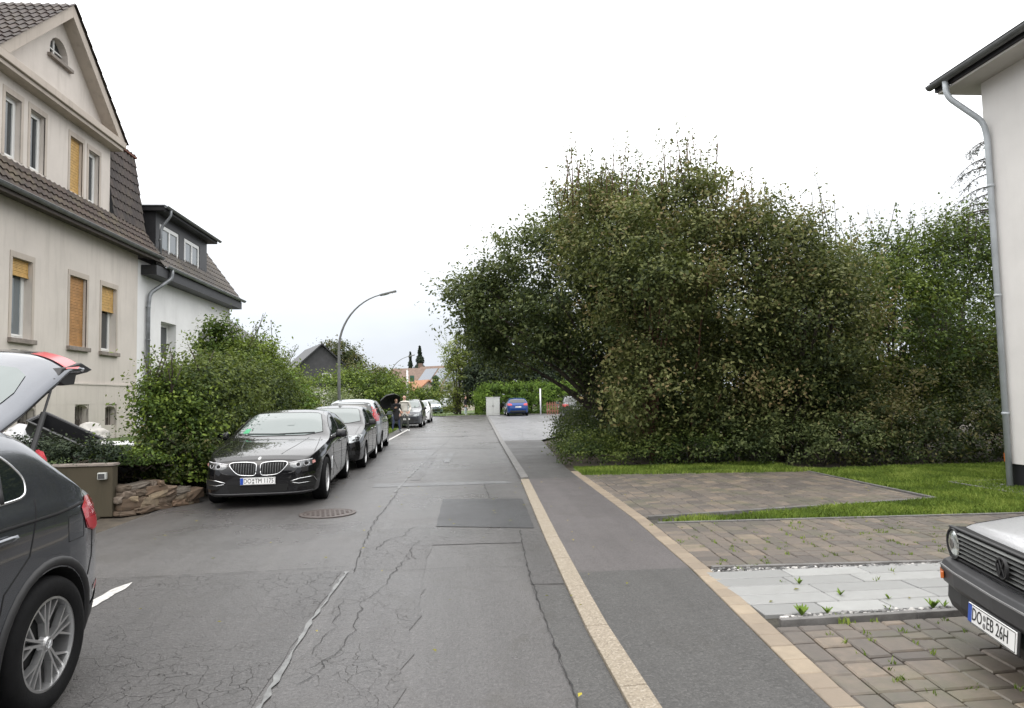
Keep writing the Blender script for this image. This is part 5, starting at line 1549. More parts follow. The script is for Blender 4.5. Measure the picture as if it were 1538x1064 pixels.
# --- other cars on the left
simple_car('hatchback_car', 'glossy black hatchback parked second, behind the black saloon', (-3.12, 16.05 + 2.12, 0), .02, 'hatch', 'paint_black_warm', ('DO', 'KL 482'))
simple_car('people_carrier', 'silver people carrier with tall red tail lights facing away, third parked car', (-3.28, 20.9 + 2.18, 0), math.pi + .03, 'mpv', 'paint_silver', ('DO', 'HS 904'))
simple_car('parked_car', 'dark grey crossover parked beside the man and the umbrella', (-2.85, 38.6 + 2.2, 0), -.02, 'suv', 'paint_darkgrey', ('DO', 'RB 61'))
simple_car('parked_car', 'white hatchback parked just behind the dark grey crossover', (-2.65, 45.4 + 2.1, 0), -.02, 'hatch', 'paint_white', ('DO', 'AM 73'))
simple_car('parked_car', 'far pale blue-silver car at the bend of the street', (-2.7, 72, 0), .25, 'hatch', 'paint_steelblue', None)
simple_car('parked_car', 'far grey car facing the camera at the bend of the street', (-.95, 76.5, 0), .03, 'suv', 'paint_graphite', None)
vn = simple_car('parked_van', 'white van roof visible behind the far grey car', (-1.2, 84, 0), .03, 'mpv', 'paint_white', None)
vn.root.scale = (1.05, 1.1, 1.3); vn.root['category'] = 'van'
simple_car('parked_car', 'blue hatchback seen from behind in front of the clipped hedge', (4.85, 56.6, .06), math.pi, 'hatch', 'paint_blue', ('DO', 'SP 55'))
simple_car('parked_car', 'dark estate with red tail light half hidden by the big bush', (7.8, 45.5, .06), math.pi - .1, 'suv', 'paint_darkgrey', ('DO', 'WE 38'))

# --- grey SUV with open tailgate, left edge
LT = 4.49
T = [(0, .7), (.03, .85), (.12, .95), (.8, 1.05), (1.15, 1.1), (1.7, 1.42), (2.05, 1.55), (2.6, 1.61), (3.2, 1.585), (3.45, 1.555), (3.58, 1.5), (3.72, 1.37), (3.95, 1.16), (4.15, 1.07), (4.3, .98), (4.42, .85), (4.49, .7)]
c2 = Car('suv_car', 'graphite grey SUV with raised tailgate, cut off at the left edge', (-3.12, .42 + LT / 2, 0), 0, LT, .92, T, [(0, .28), (.1, .24), (.6, .2), (LT - .6, .22), (LT - .1, .32), (LT, .38)],
         [(0, .8), (1.1, 1.04), (3.6, 1.12), (4.1, 1.08), (LT, .95)], (.87, 3.545, .352), 'paint_graphite', tumble=.3, sub=3,
         plan=[(0, .7), (.06, .84), (.2, .93), (.5, .98), (.9, 1.), (3.7, 1.), (3.9, .985), (4.1, .93), (4.28, .845), (4.4, .77), (4.46, .71), (4.49, .66)])
c2.screen(1.18, 2.0)
c2.glass([(1.55, 1.12), (1.95, 1.36), (2.2, 1.485), (2.85, 1.51), (3.1, 1.48), (3.3, 1.36), (3.4, 1.25), (3.38, 1.175), (3.3, 1.15), (2.4, 1.13)], [((2.15, 1.12), (2.25, 1.5), .03), ((2.98, 1.14), (3.02, 1.5), .03)], chrome=True)
for ax in 'RL':
    c2.trace('window_bar', ax, [(3.18, 1.15), (3.24, 1.46)], .012, 'trim_black', off=.004)
    # arch cladding
    for yy in (.87, 3.545):
        ring = [(yy + .43 * math.cos(a), .352 + .43 * math.sin(a)) for a in [math.pi * (k / 20 * 1.2 - .1) for k in range(21)]]
        c2.trace('arch_trim', ax, ring, .03, 'trim_black', off=-.012, step=.03, seg=8)
    c2.decal('sill_trim', ax, [(1.3, .24), (3.15, .24), (3.13, .42), (1.32, .42)], 'trim_black', .006)
    c2.trace('sill_chrome', ax, [(1.34, .44), (3.1, .44)], .008, 'chrome')
    c2.trace('shoulder_groove', ax, [(1.2, .99), (2.4, 1.015), (3.6, 1.035), (3.92, 1.055)], .011, 'cavity_black', off=-.005)
    c2.trace('door_seam', ax, [(2.12, .44), (2.15, 1.12)], .004, 'cavity_black')
    c2.trace('door_seam', ax, [(3.06, .46), (3.14, .72), (3.34, .86), (3.44, 1.14)], .004, 'cavity_black')
    c2.trace('tank_flap', ax, [(3.7, .86), (3.88, .86), (3.88, 1.0), (3.7, 1.0)], .002, 'cavity_black', close=True)
    for y in (1.95, 3.0):
        c2.trace('door_handle', ax, [(y, .975), (y + .2, .98)], .018, 'paint_graphite', off=.022)
    c2.decal('tail_light', ax, [(3.86, 1.03), (3.92, .9), (4.05, .865), (4.3, .87), (4.3, 1.0), (4.12, 1.075), (3.95, 1.085)], 'lamp_redlight', .006)
    c2.decal('light_band', ax, [(3.9, .955), (3.94, .9), (4.06, .87), (4.3, .875), (4.3, .94)], 'lamp_red', .009)
    c2.decal('reflector', ax, [(4.1, .49), (4.25, .5), (4.24, .53), (4.1, .52)], 'lamp_red', .006)
    c2.decal('bumper_trim', ax, [(3.99, .3), (4.46, .36), (4.44, .46), (4.02, .42)], 'trim_black', .006)
    c2.trace('bumper_seam', ax, [(3.94, .62), (4.02, .72), (4.04, .87)], .004, 'cavity_black')
    c2.trace('roof_rail', ax, [(1.9, 1.545), (2.7, 1.565), (3.5, 1.53)], .015, 'trim_black', off=.02)
for f in (lambda p: p, mir):
    c2.decal('headlight', 'F', f([(.42, .72), (.8, .74), (.84, .86), (.46, .8)]), 'lamp_white')
c2.decal('grille', 'F', [(-.4, .7), (.4, .7), (.44, .8), (-.44, .8)], 'trim_black', .006)
c2.decal('boot_opening', 'B', [(-.56, .78), (.56, .78), (.6, 1.05), (.52, 1.4), (.3, 1.46), (-.3, 1.46), (-.52, 1.4), (-.6, 1.05)], 'cavity_black', .006)
c2.decal('bumper_trim', 'B', [(-.74, .36), (.74, .36), (.76, .5), (-.76, .5)], 'trim_black', .006)
c2.plate('B', 0, .6, ('DO', 'VN 207'))
c2.mirror(1.62, 1.1, mat='paint_graphite')
c2.wheelset('ypair', 'alloy', .235, -.004, 64)
# tailgate raised: surface (u across, v from hinge to lower edge) in car space
def tg(u, v, off=0.):
    # v 0 hinge .. 1 free end ; side profile of the raised gate
    P = [(0, 1.48, 3.5), (.1, 1.545, 3.60), (.3, 1.64, 3.77), (.55, 1.77, 3.96), (.74, 1.86, 4.1), (.84, 1.905, 4.18), (1., 1.925, 4.36)]
    for a, b in zip(P, P[1:]):
        if v <= b[0] or b is P[-1]:
            t = (v - a[0]) / (b[0] - a[0]); z = a[1] + (b[1] - a[1]) * t; y = a[2] + (b[2] - a[2]) * t
            n = Vector((0, -(b[1] - a[1]), (b[2] - a[2]))).normalized(); break
    hwid = .58 + .06 * min(1, v / .7)
    x = u * hwid
    edge = 1 - abs(u) ** 6
    z = z + .1 * (1 - u * u) * (.4 + .6 * v) - .05 * (1 - edge)
    y = y + .1 * (1 - u * u) * v
    return Vector((x, y - LT / 2, z)) + n * off
TG = empty('tailgate', (0, 0, 0)); TG.parent = c2.root
def tgpatch(name, us, vs_, mat, off, parent=TG, thick=0, smooth=True):
    mb = MB(); n = len(us)
    vv = [tg(u, v, off) for v in vs_ for u in us]
    fs = [(i * n + k, i * n + k + 1, (i + 1) * n + k + 1, (i + 1) * n + k) for i in range(len(vs_) - 1) for k in range(n - 1)]
    mb.add(vv, fs)
    o = mb.build(name, mat, parent, smooth=smooth, fixn=False)
    if thick:
        s_ = o.modifiers.new('t', 'SOLIDIFY'); s_.thickness = thick; s_.offset = -1
    return o
lin = lambda a, b, n: [a + (b - a) * i / n for i in range(n + 1)]
tgpatch('gate_panel', lin(-1, 1, 28), lin(0, 1, 26), 'paint_graphite', 0, thick=.03)
def tgpoly(name, poly, mat, off, parent=TG):
    bm = bmesh.new(); bm.faces.new([bm.verts.new((a, b, 0)) for a, b in poly])
    for k in (0, 1):
        lo = min(p[k] for p in poly); hi = max(p[k] for p in poly)
        for i in range(1, 16):
            co = [0, 0, 0]; co[k] = lo + (hi - lo) * i / 16; no = [0, 0, 0]; no[k] = 1
            bmesh.ops.bisect_plane(bm, geom=bm.verts[:] + bm.edges[:] + bm.faces[:], plane_co=co, plane_no=no)
    for v in bm.verts: v.co = tg(v.co.x, v.co.y, off)
    bm.normal_update()
    me = bpy.data.meshes.new(name); bm.to_mesh(me); bm.free()
    return link(name, me, mat, parent, smooth=True)
tgpoly('rear_window', [(-.7, .14), (.7, .14), (.78, .22), (.8, .42), (.74, .6), (.6, .66), (-.6, .66), (-.74, .6), (-.8, .42), (-.78, .22)], 'windscreen_glass', .005)
tgpoly('tail_light', [(.55, .86), (.98, .83), (1.0, .93), (.96, .985), (.55, .985)], 'lamp_red', .006)
tgpoly('tail_light', [(-.98, .83), (-.55, .86), (-.55, .985), (-.96, .985), (-1.0, .93)], 'lamp_red', .006)
# black inner trim and latch edge hanging under the free end
mb = MB()
pr = [(4.08, 1.80), (4.16, 1.76), (4.28, 1.77), (4.30, 1.83), (4.44, 1.855), (4.50, 1.875), (4.36, 1.915), (4.14, 1.87)]
for sx in (1,):
    vs = [(-.62, y - LT / 2, z) for y, z in pr] + [(.62, y - LT / 2, z) for y, z in pr]; n = len(pr)
    mb.add(vs, [tuple(range(n))[::-1], tuple(range(n, 2 * n))] + [(i, (i + 1) % n, n + (i + 1) % n, n + i) for i in range(n)])
mb.build('inner_trim', 'trim_black', TG, bevel=.006)
for sd in (-1, 1):
    mb = MB(); a = Vector((sd * .61, 4.07 - LT / 2, 1.80)); b = Vector((sd * .66, 3.74 - LT / 2, 1.30)); m = a.lerp(b, .42)
    mb.tube([a, m], .0075, 8); mb.tube([m, b], .0165, 10); mb.build('gas_strut', 'trim_black', c2.root)
# luggage bulging from the boot
sack('luggage_bag', 'red bag bulging from the open boot of the grey SUV', (-2.62, 4.36, 1.1), (.24, .3, .3), 'bag_red', 5, 'bag')
sack('luggage_bag', 'dark blue bag beside the red one in the open boot', (-2.6, 4.56, 1.0), (.22, .24, .26), 'bag_navy', 6, 'bag')

# --- pale grey old hatchback at the right edge
LG = 3.985
T = [(0, .6), (.01, .66), (.03, .70), (.06, .745), (.12, .775), (.4, .83), (.8, .89), (1.1, .94), (1.25, 1.0), (1.55, 1.2), (1.8, 1.36), (2.2, 1.41), (3.0, 1.4), (3.4, 1.36), (3.7, 1.1), (3.8, .95), (3.9, .9), (3.96, .8), (3.985, .6)]
gd = Vector((-.55, -.835, 0))
# front centre and heading (nose points to -x, slightly +y)
gc = Vector((2.965, 3.5, 0)); back = Vector((.962, -.273, 0)).normalized()
grz = math.atan2(-back.x, back.y)
ctr = gc + back * (LG / 2)
c3 = Car('old_hatchback', 'pale grey wet old hatchback with round headlight, cut off at the right edge', tuple(ctr), grz, LG, .80, T,
         [(0, .4), (.03, .3), (.3, .22), (.8, .18), (3.4, .2), (3.9, .3), (3.985, .4)], [(0, .68), (.1, .72), (1.1, .88), (3.4, .93), (3.985, .85)], (.8, 3.275, .29), 'paint_palegrey', tumble=.3, crown=.018, sub=3,
         plan=[(0, .965), (.03, .985), (.1, .995), (.3, 1.), (3.6, 1.), (3.9, .98), (3.985, .93)])
c3.screen(1.22, 1.8, .84, .7)
c3.glass([(1.45, .97), (1.7, 1.16), (1.9, 1.3), (3.1, 1.3), (3.25, .98)], [((2.4, .97), (2.4, 1.3), .03)])
y0 = -LG / 2
mb = MB(); mb.bbox(-.775, .775, y0 - .012, y0 + .12, .565, .735); mb.build('grille_panel', 'cavity_black', c3.root, bevel=.01)
gp = MB()
for k in range(6):
    z = .585 + k * .0262
    gp.add([(-.6, y0 - .038, z + .004), (.6, y0 - .038, z + .004), (.6, y0 - .018, z + .009), (-.6, y0 - .018, z + .009), (-.6, y0 - .038, z), (.6, y0 - .038, z)], [(0, 1, 2, 3), (4, 5, 1, 0)])
gp.build('grille_slats', 'lamp_steel', c3.root)
mb = MB(); mb.bbox(-.74, .74, y0 - .026, y0 + .0, .738, .747); mb.bbox(-.74, .74, y0 - .03, y0 + .02, .552, .566); mb.build('grille_frame', 'trim_black', c3.root, bevel=.004)
for sd in (-1, 1):
    mb = MB(); mb.lathe([(.001, 0.012), (.05, .009), (.078, .001), (.086, -.008), (.088, -.02)], c=(0, 0, 0), axis='Z', seg=32)
    h = mb.build('headlight', 'lamp_glass', c3.root, smooth=True, fixn=False); h.location = (sd * .665, y0 - .03, .645); h.rotation_euler = (R(90), 0, 0)
    mb = MB(); mb.lathe([(.087, -.03), (.087, .004), (.094, .006), (.098, -.03)], seg=32); mb.build('bezel', 'trim_black', h, fixn=False)
    mb = MB(); mb.lathe([(.001, .014), (.03, .013), (.03, .011)], seg=16); mb.build('bulb_cap', 'lamp_grey', h, fixn=False)
em = MB(); em.lathe([(.058, 0), (.058, .014), (.05, .014), (.05, 0)], seg=32)
em.lathe([(.001, .0), (.05, .0)], seg=32)
for pts in ([(-.024, .042), (0, -.004), (.024, .042)], [(-.044, .018), (-.023, -.04), (0, .004), (.023, -.04), (.044, .018)]):
    em.tube([(x, z, .008) for x, z in pts], .0055, 6)
eo = em.build('emblem', 'trim_black', c3.root, fixn=False); eo.location = (0, y0 - .05, .652); eo.rotation_euler = (R(90), 0, 0)
def sweep(prof, path, name, mat, parent, bevel=0):
    """prof (out, z) swept along an xy path, out to the left-hand side of travel"""
    mb = MB(); vs = []; n = len(prof)
    for i, p in enumerate(path):
        a = Vector(path[max(0, i - 1)]); b = Vector(path[min(len(path) - 1, i + 1)]); d = (b - a).normalized(); nn = Vector((d.y, -d.x))
        for o_, z in prof: vs.append((p[0] + nn.x * o_, p[1] + nn.y * o_, z))
    fs = []
    for i in range(len(path) - 1):
        for k in range(n): fs.append((i * n + k, i * n + (k + 1) % n, (i + 1) * n + (k + 1) % n, (i + 1) * n + k))
    fs += [tuple(range(n))[::-1], tuple(range((len(path) - 1) * n, len(path) * n))]
    mb.add(vs, fs)
    return mb.build(name, mat, parent, bevel=bevel)
bp = [(-.8, y0 + .42), (-.805, y0 + .1), (-.79, y0 + .02), (-.74, y0 - .03), (-.5, y0 - .055), (0, y0 - .065), (.5, y0 - .055), (.74, y0 - .03), (.79, y0 + .02), (.805, y0 + .1), (.8, y0 + .42)]
sweep([(-.02, .4), (.035, .39), (.05, .42), (.052, .495), (.03, .535), (-.03, .545)], bp, 'bumper', 'trim_grey', c3.root, .006)
sweep([(.048, .497), (.056, .497), (.056, .507), (.048, .507)], bp, 'bumper_strip', 'grey_plastic', c3.root)
sweep([(-.04, .25), (.0, .24), (.02, .3), (.012, .4), (-.05, .4)], bp, 'valance', 'trim_black', c3.root, .006)
for sd in (-1, 1):
    mb = MB(); mb.box((0, 0, 0), (.13, .02, .045)); o = mb.build('indicator', 'lamp_orange', c3.root, bevel=.005); o.location = (sd * .73, y0 - .082, .447); o.rotation_euler = (0, 0, sd * .35)
p = plate_obj(('DO', 'EB 26H')); p.parent = c3.root; p.location = (0, y0 - .128, .345); p.rotation_euler = (R(84), 0, 0)
mb = MB(); mb.box((0, 0, -.008), (.55, .125, .008)); mb.build('plate_holder', 'trim_black', p, bevel=.003)
for f in (lambda q: q, mir):
    c3.trace('bonnet_seam', 'T', f([(.74, .06), (.75, .6), (.74, 1.15)]), .0035, 'cavity_black')
    c3.decal('tail_light', 'B', f([(.42, .72), (.76, .72), (.76, .86), (.42, .86)]), 'lamp_red')
for ax in 'RL':
    c3.trace('door_seam', ax, [(1.3, .25), (1.3, .9)], .004, 'cavity_black'); c3.trace('door_seam', ax, [(2.42, .25), (2.42, .93)], .004, 'cavity_black')
    c3.decal('side_strip', ax, [(1.15, .48), (2.85, .48), (2.85, .53), (1.15, .53)], 'trim_black', .008)
c3.mirror(1.55, .93, (.17, .09, .11), 'trim_black')
c3.wheelset('cap', 'alloy', .17, .03, 40)
# ------------------------------------------------------------------ people
def skinmesh(name, V, E, Rd, root, mats, parent, sub=2):
    me = bpy.data.meshes.new(name); me.from_pydata(V, E, []); me.update()
    o = link(name, me, None, parent)
    sk = o.modifiers.new('s', 'SKIN'); sk.use_smooth_shade = True
    for i, d in enumerate(me.skin_vertices[0].data):
        d.radius = (Rd[i] if isinstance(Rd[i], tuple) else (Rd[i], Rd[i])); d.use_root = (i == root)
    ss = o.modifiers.new('u', 'SUBSURF'); ss.levels = sub; ss.render_levels = sub
    bpy.context.view_layer.update()
    apply_mods(o)
    o.data.materials.clear()
    for m in mats: o.data.materials.append(M[m])
    o.data.shade_smooth()
    return o
def person(loc, rz, H_, label, top, bottom, shoe, hair, arms, coat=None, stance=.1, hairlen=0., lean=0.):
    """arms: {side: (elbow, wrist)}; all joints in metres for a 1.75 m figure, scaled afterwards"""
    t = empty('person', loc, rz, label, 'person')
    V = [(0, 0, .95), (0, .01, 1.08), (0, .0, 1.25), (0, 0, 1.38), (0, 0, 1.47), (0, -.01, 1.55), (0, 0, 1.63), (0, .01, 1.69)]
    Rr = [(.15, .11), (.135, .1), (.15, .105), (.14, .09), (.052, .055), (.062, .075), (.075, .092), (.06, .075)]
    E = [(0, 1), (1, 2), (2, 3), (3, 4), (4, 5), (5, 6), (6, 7)]
    def add(p, r_, frm):
        V.append(tuple(p)); Rr.append(r_); E.append((frm, len(V) - 1)); return len(V) - 1
    for s in (-1, 1):
        h = add((s * .09, 0, .88), .095, 0); k = add((s * (.09 + stance * .5), -.015, .5), .06, h); c = add((s * (.09 + stance * .7), .01, .36), .056, k)
        a = add((s * (.09 + stance), .02, .09), .04, c); add((s * (.1 + stance), -.14, .035), .034, a)
        sh = add((s * .185, 0, 1.39), .062, 3)
        el, wr = arms[s]
        e = add(el, .044, sh); w = add(wr, .03, e)
        d = (Vector(wr) - Vector(el)).normalized()
        pm = Vector(wr) + d * .05; q = add(pm, (.036, .02), w)
        sd = d.cross(Vector((0, 1, 0))); sd = sd.normalized() if sd.length > .2 else Vector((1, 0, 0))
        for i, (o_, l) in enumerate(((-.03, .062), (-.01, .075), (.01, .07), (.03, .055))):
            b = add(pm + d * .04 + sd * o_, .0095, q); f = add(pm + d * (.04 + l * .5) + sd * o_ + Vector((0, -.008, 0)), .0085, b); add(pm + d * (.04 + l * .85) + sd * o_ + Vector((0, -.028, 0)), .0075, f)
        b = add(pm + sd * -.045 * s + Vector((0, -.01, 0)), .011, w); add(pm + d * .035 + sd * -.055 * s + Vector((0, -.02, 0)), .009, b)
    o = skinmesh('body', V, E, Rr, 0, ['skin', top, bottom, shoe], t)
    wrs = [Vector(arms[s][1]) for s in (-1, 1)]; els = [Vector(arms[s][0]) for s in (-1, 1)]
    for p in o.data.polygons:
        c = p.center
        hand = any((c - w).length < .17 and (c - w).dot(w - e) > -.0 for w, e in zip(wrs, els))
        p.material_index = 0 if (c.z > 1.475 or hand) else (3 if c.z < .1 else (2 if c.z < .93 and abs(c.x) < .3 and not any((c - w).length < .25 for w in wrs) else 1))
    # face
    mb = MB(); mb.tube([(0, -.085, 1.625), (0, -.108, 1.585), (0, -.09, 1.578)], [.008, .014, .008], 8); mb.build('nose', 'skin', t, smooth=True)
    for s in (-1, 1):
        mb = MB(); mb.lathe([(.001, .0), (.008, .002), (.011, .008)], seg=10); e = mb.build('eye', 'hair_dark', t, smooth=True, fixn=False); e.location = (s * .03, -.091, 1.622); e.rotation_euler = (R(90), 0, 0)
        mb = MB(); mb.tube([(s * .078, .0, 1.64), (s * .088, .008, 1.615), (s * .08, .004, 1.585)], [.01, .014, .008], 8); mb.build('ear', 'skin', t, smooth=True)
    mb = MB(); mb.tube([(-.024, -.088, 1.552), (0, -.094, 1.55), (.024, -.088, 1.552)], .005, 6); mb.build('mouth', 'lamp_redlight' if False else 'bark_red', t, smooth=True)
    hv = [(0, .03, 1.69), (0, .055, 1.64)] + ([(0, .07, 1.55), (0, .07, 1.55 - hairlen)] if hairlen else [])
    skinmesh('hair', hv, [(i, i + 1) for i in range(len(hv) - 1)], [(.078, .075), (.082, .06), (.075, .05), (.06, .03)][:len(hv)], 0, [hair], t)
    if coat:
        mat, zb = coat
        CV = [(0, 0, 1.40), (0, 0, 1.25), (0, 0, 1.05), (0, .01, .9)] + ([(0, .01, zb)] if zb < .85 else []); CR = [(.16, .1), (.172, .128), (.165, .13), (.18, .14), (.2, .16)][:len(CV)]; CE = [(i, i + 1) for i in range(len(CV) - 1)]
        for s in (-1, 1):
            el, wr = arms[s]; n = len(CV)
            CV += [(s * .19, 0, 1.385), el, tuple(Vector(el).lerp(Vector(wr), .92))]; CR += [.08, .06, .05]; CE += [(0, n), (n, n + 1), (n + 1, n + 2)]
        skinmesh('coat', CV, CE, CR, 1, [mat], t)
    t.scale = (H_ / 1.75,) * 3
    return t
person((-2.62, 34.5, 0), .15, 1.84, 'man in a cream jacket and grey trousers standing beside the dark crossover', 'cloth_cream', 'cloth_grey', 'shoe_white', 'hair_grey',
       {-1: ((-.29, .02, 1.13), (-.2, -.14, .98)), 1: ((.29, .03, 1.13), (.22, -.12, .96))}, ('cloth_cream', .9))
person((-3.02, 34.35, 0), .35, 1.7, 'person in a long black coat holding a black umbrella by the verge', 'cloth_black', 'cloth_navy', 'cloth_black', 'hair_dark',
       {-1: ((-.27, .02, 1.14), (-.12, -.24, 1.22)), 1: ((.26, .03, 1.13), (.2, -.1, .92))}, ('cloth_black', .55), hairlen=.12)
person((.78, 62.6, .06), 1.2, 1.72, 'distant person in a dark top and pale jeans at the end of the street', 'cloth_black', 'jeans', 'shoe_white', 'hair_dark',
       {-1: ((-.26, .02, 1.13), (-.24, -.1, .9)), 1: ((.26, .03, 1.13), (.24, -.06, .9))})
um = empty('umbrella', (-3.16, 34.12, 1.2), 0, 'open black umbrella tilted behind the person in the black coat', 'umbrella')
um.rotation_euler = (R(-34), R(-26), 0)
mb = MB(); mb.tube([(0, 0, -.12), (0, 0, .72)], .009, 8); mb.tube([(0, 0, -.2), (0, .0, -.12)], .016, 8); mb.build('shaft', 'trim_black', um, smooth=True)
mb = MB(); rings = 7; seg = 48
vs = [(0, 0, .68)]
for i in range(1, rings + 1):
    t_ = i / rings
    for k in range(seg):
        a = 2 * math.pi * k / seg; sc = 1 - .07 * t_ * abs(math.sin(4 * a))
        vs.append((.56 * math.sin(t_ * 1.35) / math.sin(1.35) * sc * math.cos(a), .56 * math.sin(t_ * 1.35) / math.sin(1.35) * sc * math.sin(a), .68 - .34 * (1 - math.cos(t_ * 1.35))))
fs = [(0, 1 + k, 1 + (k + 1) % seg) for k in range(seg)]
for i in range(rings - 1):
    for k in range(seg): fs.append((1 + i * seg + k, 1 + (i + 1) * seg + k, 1 + (i + 1) * seg + (k + 1) % seg, 1 + i * seg + (k + 1) % seg))
mb.add(vs, fs); mb.build('canopy', 'umbrella_cloth', um, smooth=True)
for k in range(8):
    a = 2 * math.pi * k / 8; mb = MB(); mb.tube([(0, 0, .66), (.3 * math.cos(a), .3 * math.sin(a), .6), (.54 * math.cos(a), .54 * math.sin(a), .42)], .003, 4); mb.build('rib', 'trim_grey', um)

# ------------------------------------------------------------------ plants, left side
BOX[0] = 1
shrub('hedge', 'dense clipped evergreen hedge behind the black saloon', (-5.3, 15, .1),
      [(-4.92, 16.0, 1.15, .52, 3.6, 1.15)],
      'leaf_hedge', 2100, 60, .26, .062, cat_='hedge', down=.8, tvar=.4, flat=.8, sh=[((-5.0 + random.uniform(-.4, .5), y, 2.2), (-5.0 + random.uniform(-.5, .6), y + random.uniform(-.1, .1), 2.5 + random.random() * .35)) for y in (12.4, 13, 13.5, 14.2, 15.1, 15.8, 16.6, 17.2, 18)])
BOX[0] = 0
shrub('shrub', 'leafy privet with tall light shoots at the left end of the hedge', (-5.35, 12.0, .3),
      [(-5.02, 12.1, 1.1, .34, .4, .95), (-4.8, 12.4, 1.0, .45, .5, .9), (-5.1, 12.4, 1.5, .3, .4, .65), (-4.6, 12.3, .5, .35, .4, .5)],
      'leaf_green', 420, 60, .24, .06, down=.8, sh=[((-5.05 + random.uniform(-.2, .3), 12.1 + random.uniform(-.2, .4), 1.8), (-5.08 + random.uniform(-.25, .4), 12.1 + random.uniform(-.3, .4), 2.3 + random.random() * .45)) for _ in range(11)])
shrub('shrub', 'low shrub with reddish leaves in front of the hedge above the dry stones', (-4.85, 11.95, .35),
      [(-4.85, 11.9, .75, .45, .4, .5), (-4.6, 12.4, .6, .4, .5, .5)], 'leaf_bramble', 160, 60, .2, .05, down=.8)
shrub('ground_juniper', 'low spreading juniper on top of the concrete retaining wall', (-6.0, 11.0, .72),
      [(-6.5, 10.95, .85, .7, .38, .26), (-5.7, 10.9, .82, .6, .36, .22), (-7.6, 11.1, .85, .7, .4, .26)], 'leaf_conifer', 330, 90, .13, .04, tvar=.3)
shrub('shrub', 'bright green low plants between the retaining wall and the hedge', (-5.1, 11.2, .7),
      [(-5.0, 11.2, .72, .35, .45, .18), (-5.6, 11.5, .76, .5, .4, .12), (-4.75, 11.5, .5, .25, .4, .25)], 'leaf_green', 160, 50, .12, .04)
shrub('shrub', 'tall loose shrub rising above the hedge beside the white house', (-5.6, 18.6, .5),
      [(-5.7, 17.8, 2.4, .6, .7, .7), (-5.5, 19.0, 2.5, .65, .8, .8), (-5.9, 17.2, 2.6, .4, .4, .6), (-5.8, 17.2, 3.3, .25, .25, .3)], 'leaf_green', 420, 60, .26, .075,
      sh=[((-5.6 + random.uniform(-.5, .5), 18.3 + random.uniform(-1.2, 1.6), 2.7), (-5.6 + random.uniform(-.6, .6), 18.3 + random.uniform(-1.4, 1.9), 3.3 + random.random() * .7)) for _ in range(30)])
shrub('shrub', 'bushy shrub with upright twigs at the far end of the hedge', (-5.3, 22, .3),
      [(-5.3, 21.3, 1.4, .7, .9, 1.3), (-5.3, 22.8, 1.2, .7, .9, 1.1), (-6.2, 24, 1.3, .8, 1, 1.3)], 'leaf_green', 520, 60, .3, .075, down=.7,
      sh=[((-5.5 + random.uniform(-.6, .5), 21.6 + random.uniform(-1, 1.6), 2.2), (-5.5 + random.uniform(-.7, .6), 21.6 + random.uniform(-1.2, 1.8), 2.9 + random.random() * .6)) for _ in range(18)])
shrub('shrub', 'bright green broad-leaved bush just beyond the hedge', (-4.9, 20.6, .1), [(-4.85, 20.3, 1.3, .45, .7, 1.0)], 'leaf_bright', 150, 60, .24, .11, down=.8)
shrub('shrub', 'pale variegated bush behind the silver people carrier', (-5.0, 27.6, 0), [(-5.2, 27.5, 1.0, 1.25, 1.2, 1.05), (-4.4, 28.5, .8, .8, 1, .9), (-6.2, 27, .9, .8, .9, .9)], 'leaf_pale', 420, 60, .26, .07, down=.8)
shrub('shrub', 'small yellow-leaved bush beside the pale one', (-5.6, 25.3, 0), [(-5.65, 25.3, .9, .55, .5, .65)], 'leaf_yellow', 90, 50, .2, .09, down=.8)
shrub('shrub', 'wide mass of green bushes behind the umbrella', (-5.0, 41, 0), [(-4.9, 41, 1.5, 1.9, 1.8, 1.6), (-6.3, 42, 1.9, 1.5, 1.6, 1.5), (-4.0, 40, 1.0, .8, 1.3, 1.1), (-3.9, 43, 1.6, .9, 1.5, 1.4)], 'leaf_green', 700, 50, .4, .13, down=.8)  # several bushes built as one object
shrub('shrub', 'purple-brown leaved shrub topping the wide green bushes', (-6, 46, 0), [(-6.0, 46, 2.6, 1.8, 1.3, 1.3), (-4.9, 46.5, 2.5, 1.2, 1.2, 1.0)], 'leaf_bramble', 260, 50, .4, .13)
shrub('shrub', 'broad green bushes in front of the slate clad house', (-12.5, 60, 0), [(-14.5, 60, 1.9, 2.5, 2, 1.9), (-11, 61, 1.9, 2.5, 2, 2.0), (-17, 60, 2.4, 2.5, 2, 2.4), (-8.5, 60, 1.6, 2, 1.5, 1.7)], 'leaf_green', 560, 50, .5, .17, down=.7)  # a group of separate bushes sharing one mesh
shrub('shrub', 'yellow-green bushes behind the far parked cars', (-4.5, 82, 0), [(-6, 82, 1.6, 2.2, 1.5, 1.6), (-3.6, 83, 1.5, 1.6, 1.5, 1.4)], 'leaf_green', 220, 45, .5, .2, down=.8)  # more than one bush in this object
tree('tree', 'round tree crown behind the slate clad house', (-17.5, 100, 0), [(-17.5, 100, 7.4, 3.0, 3, 2.8), (-15.5, 100, 6.2, 2.2, 2, 2)], [(-17.5, 100, 0)], 'leaf_bramble', 240, 45, .7, .28, trunk_r=.25, ntarget=12)
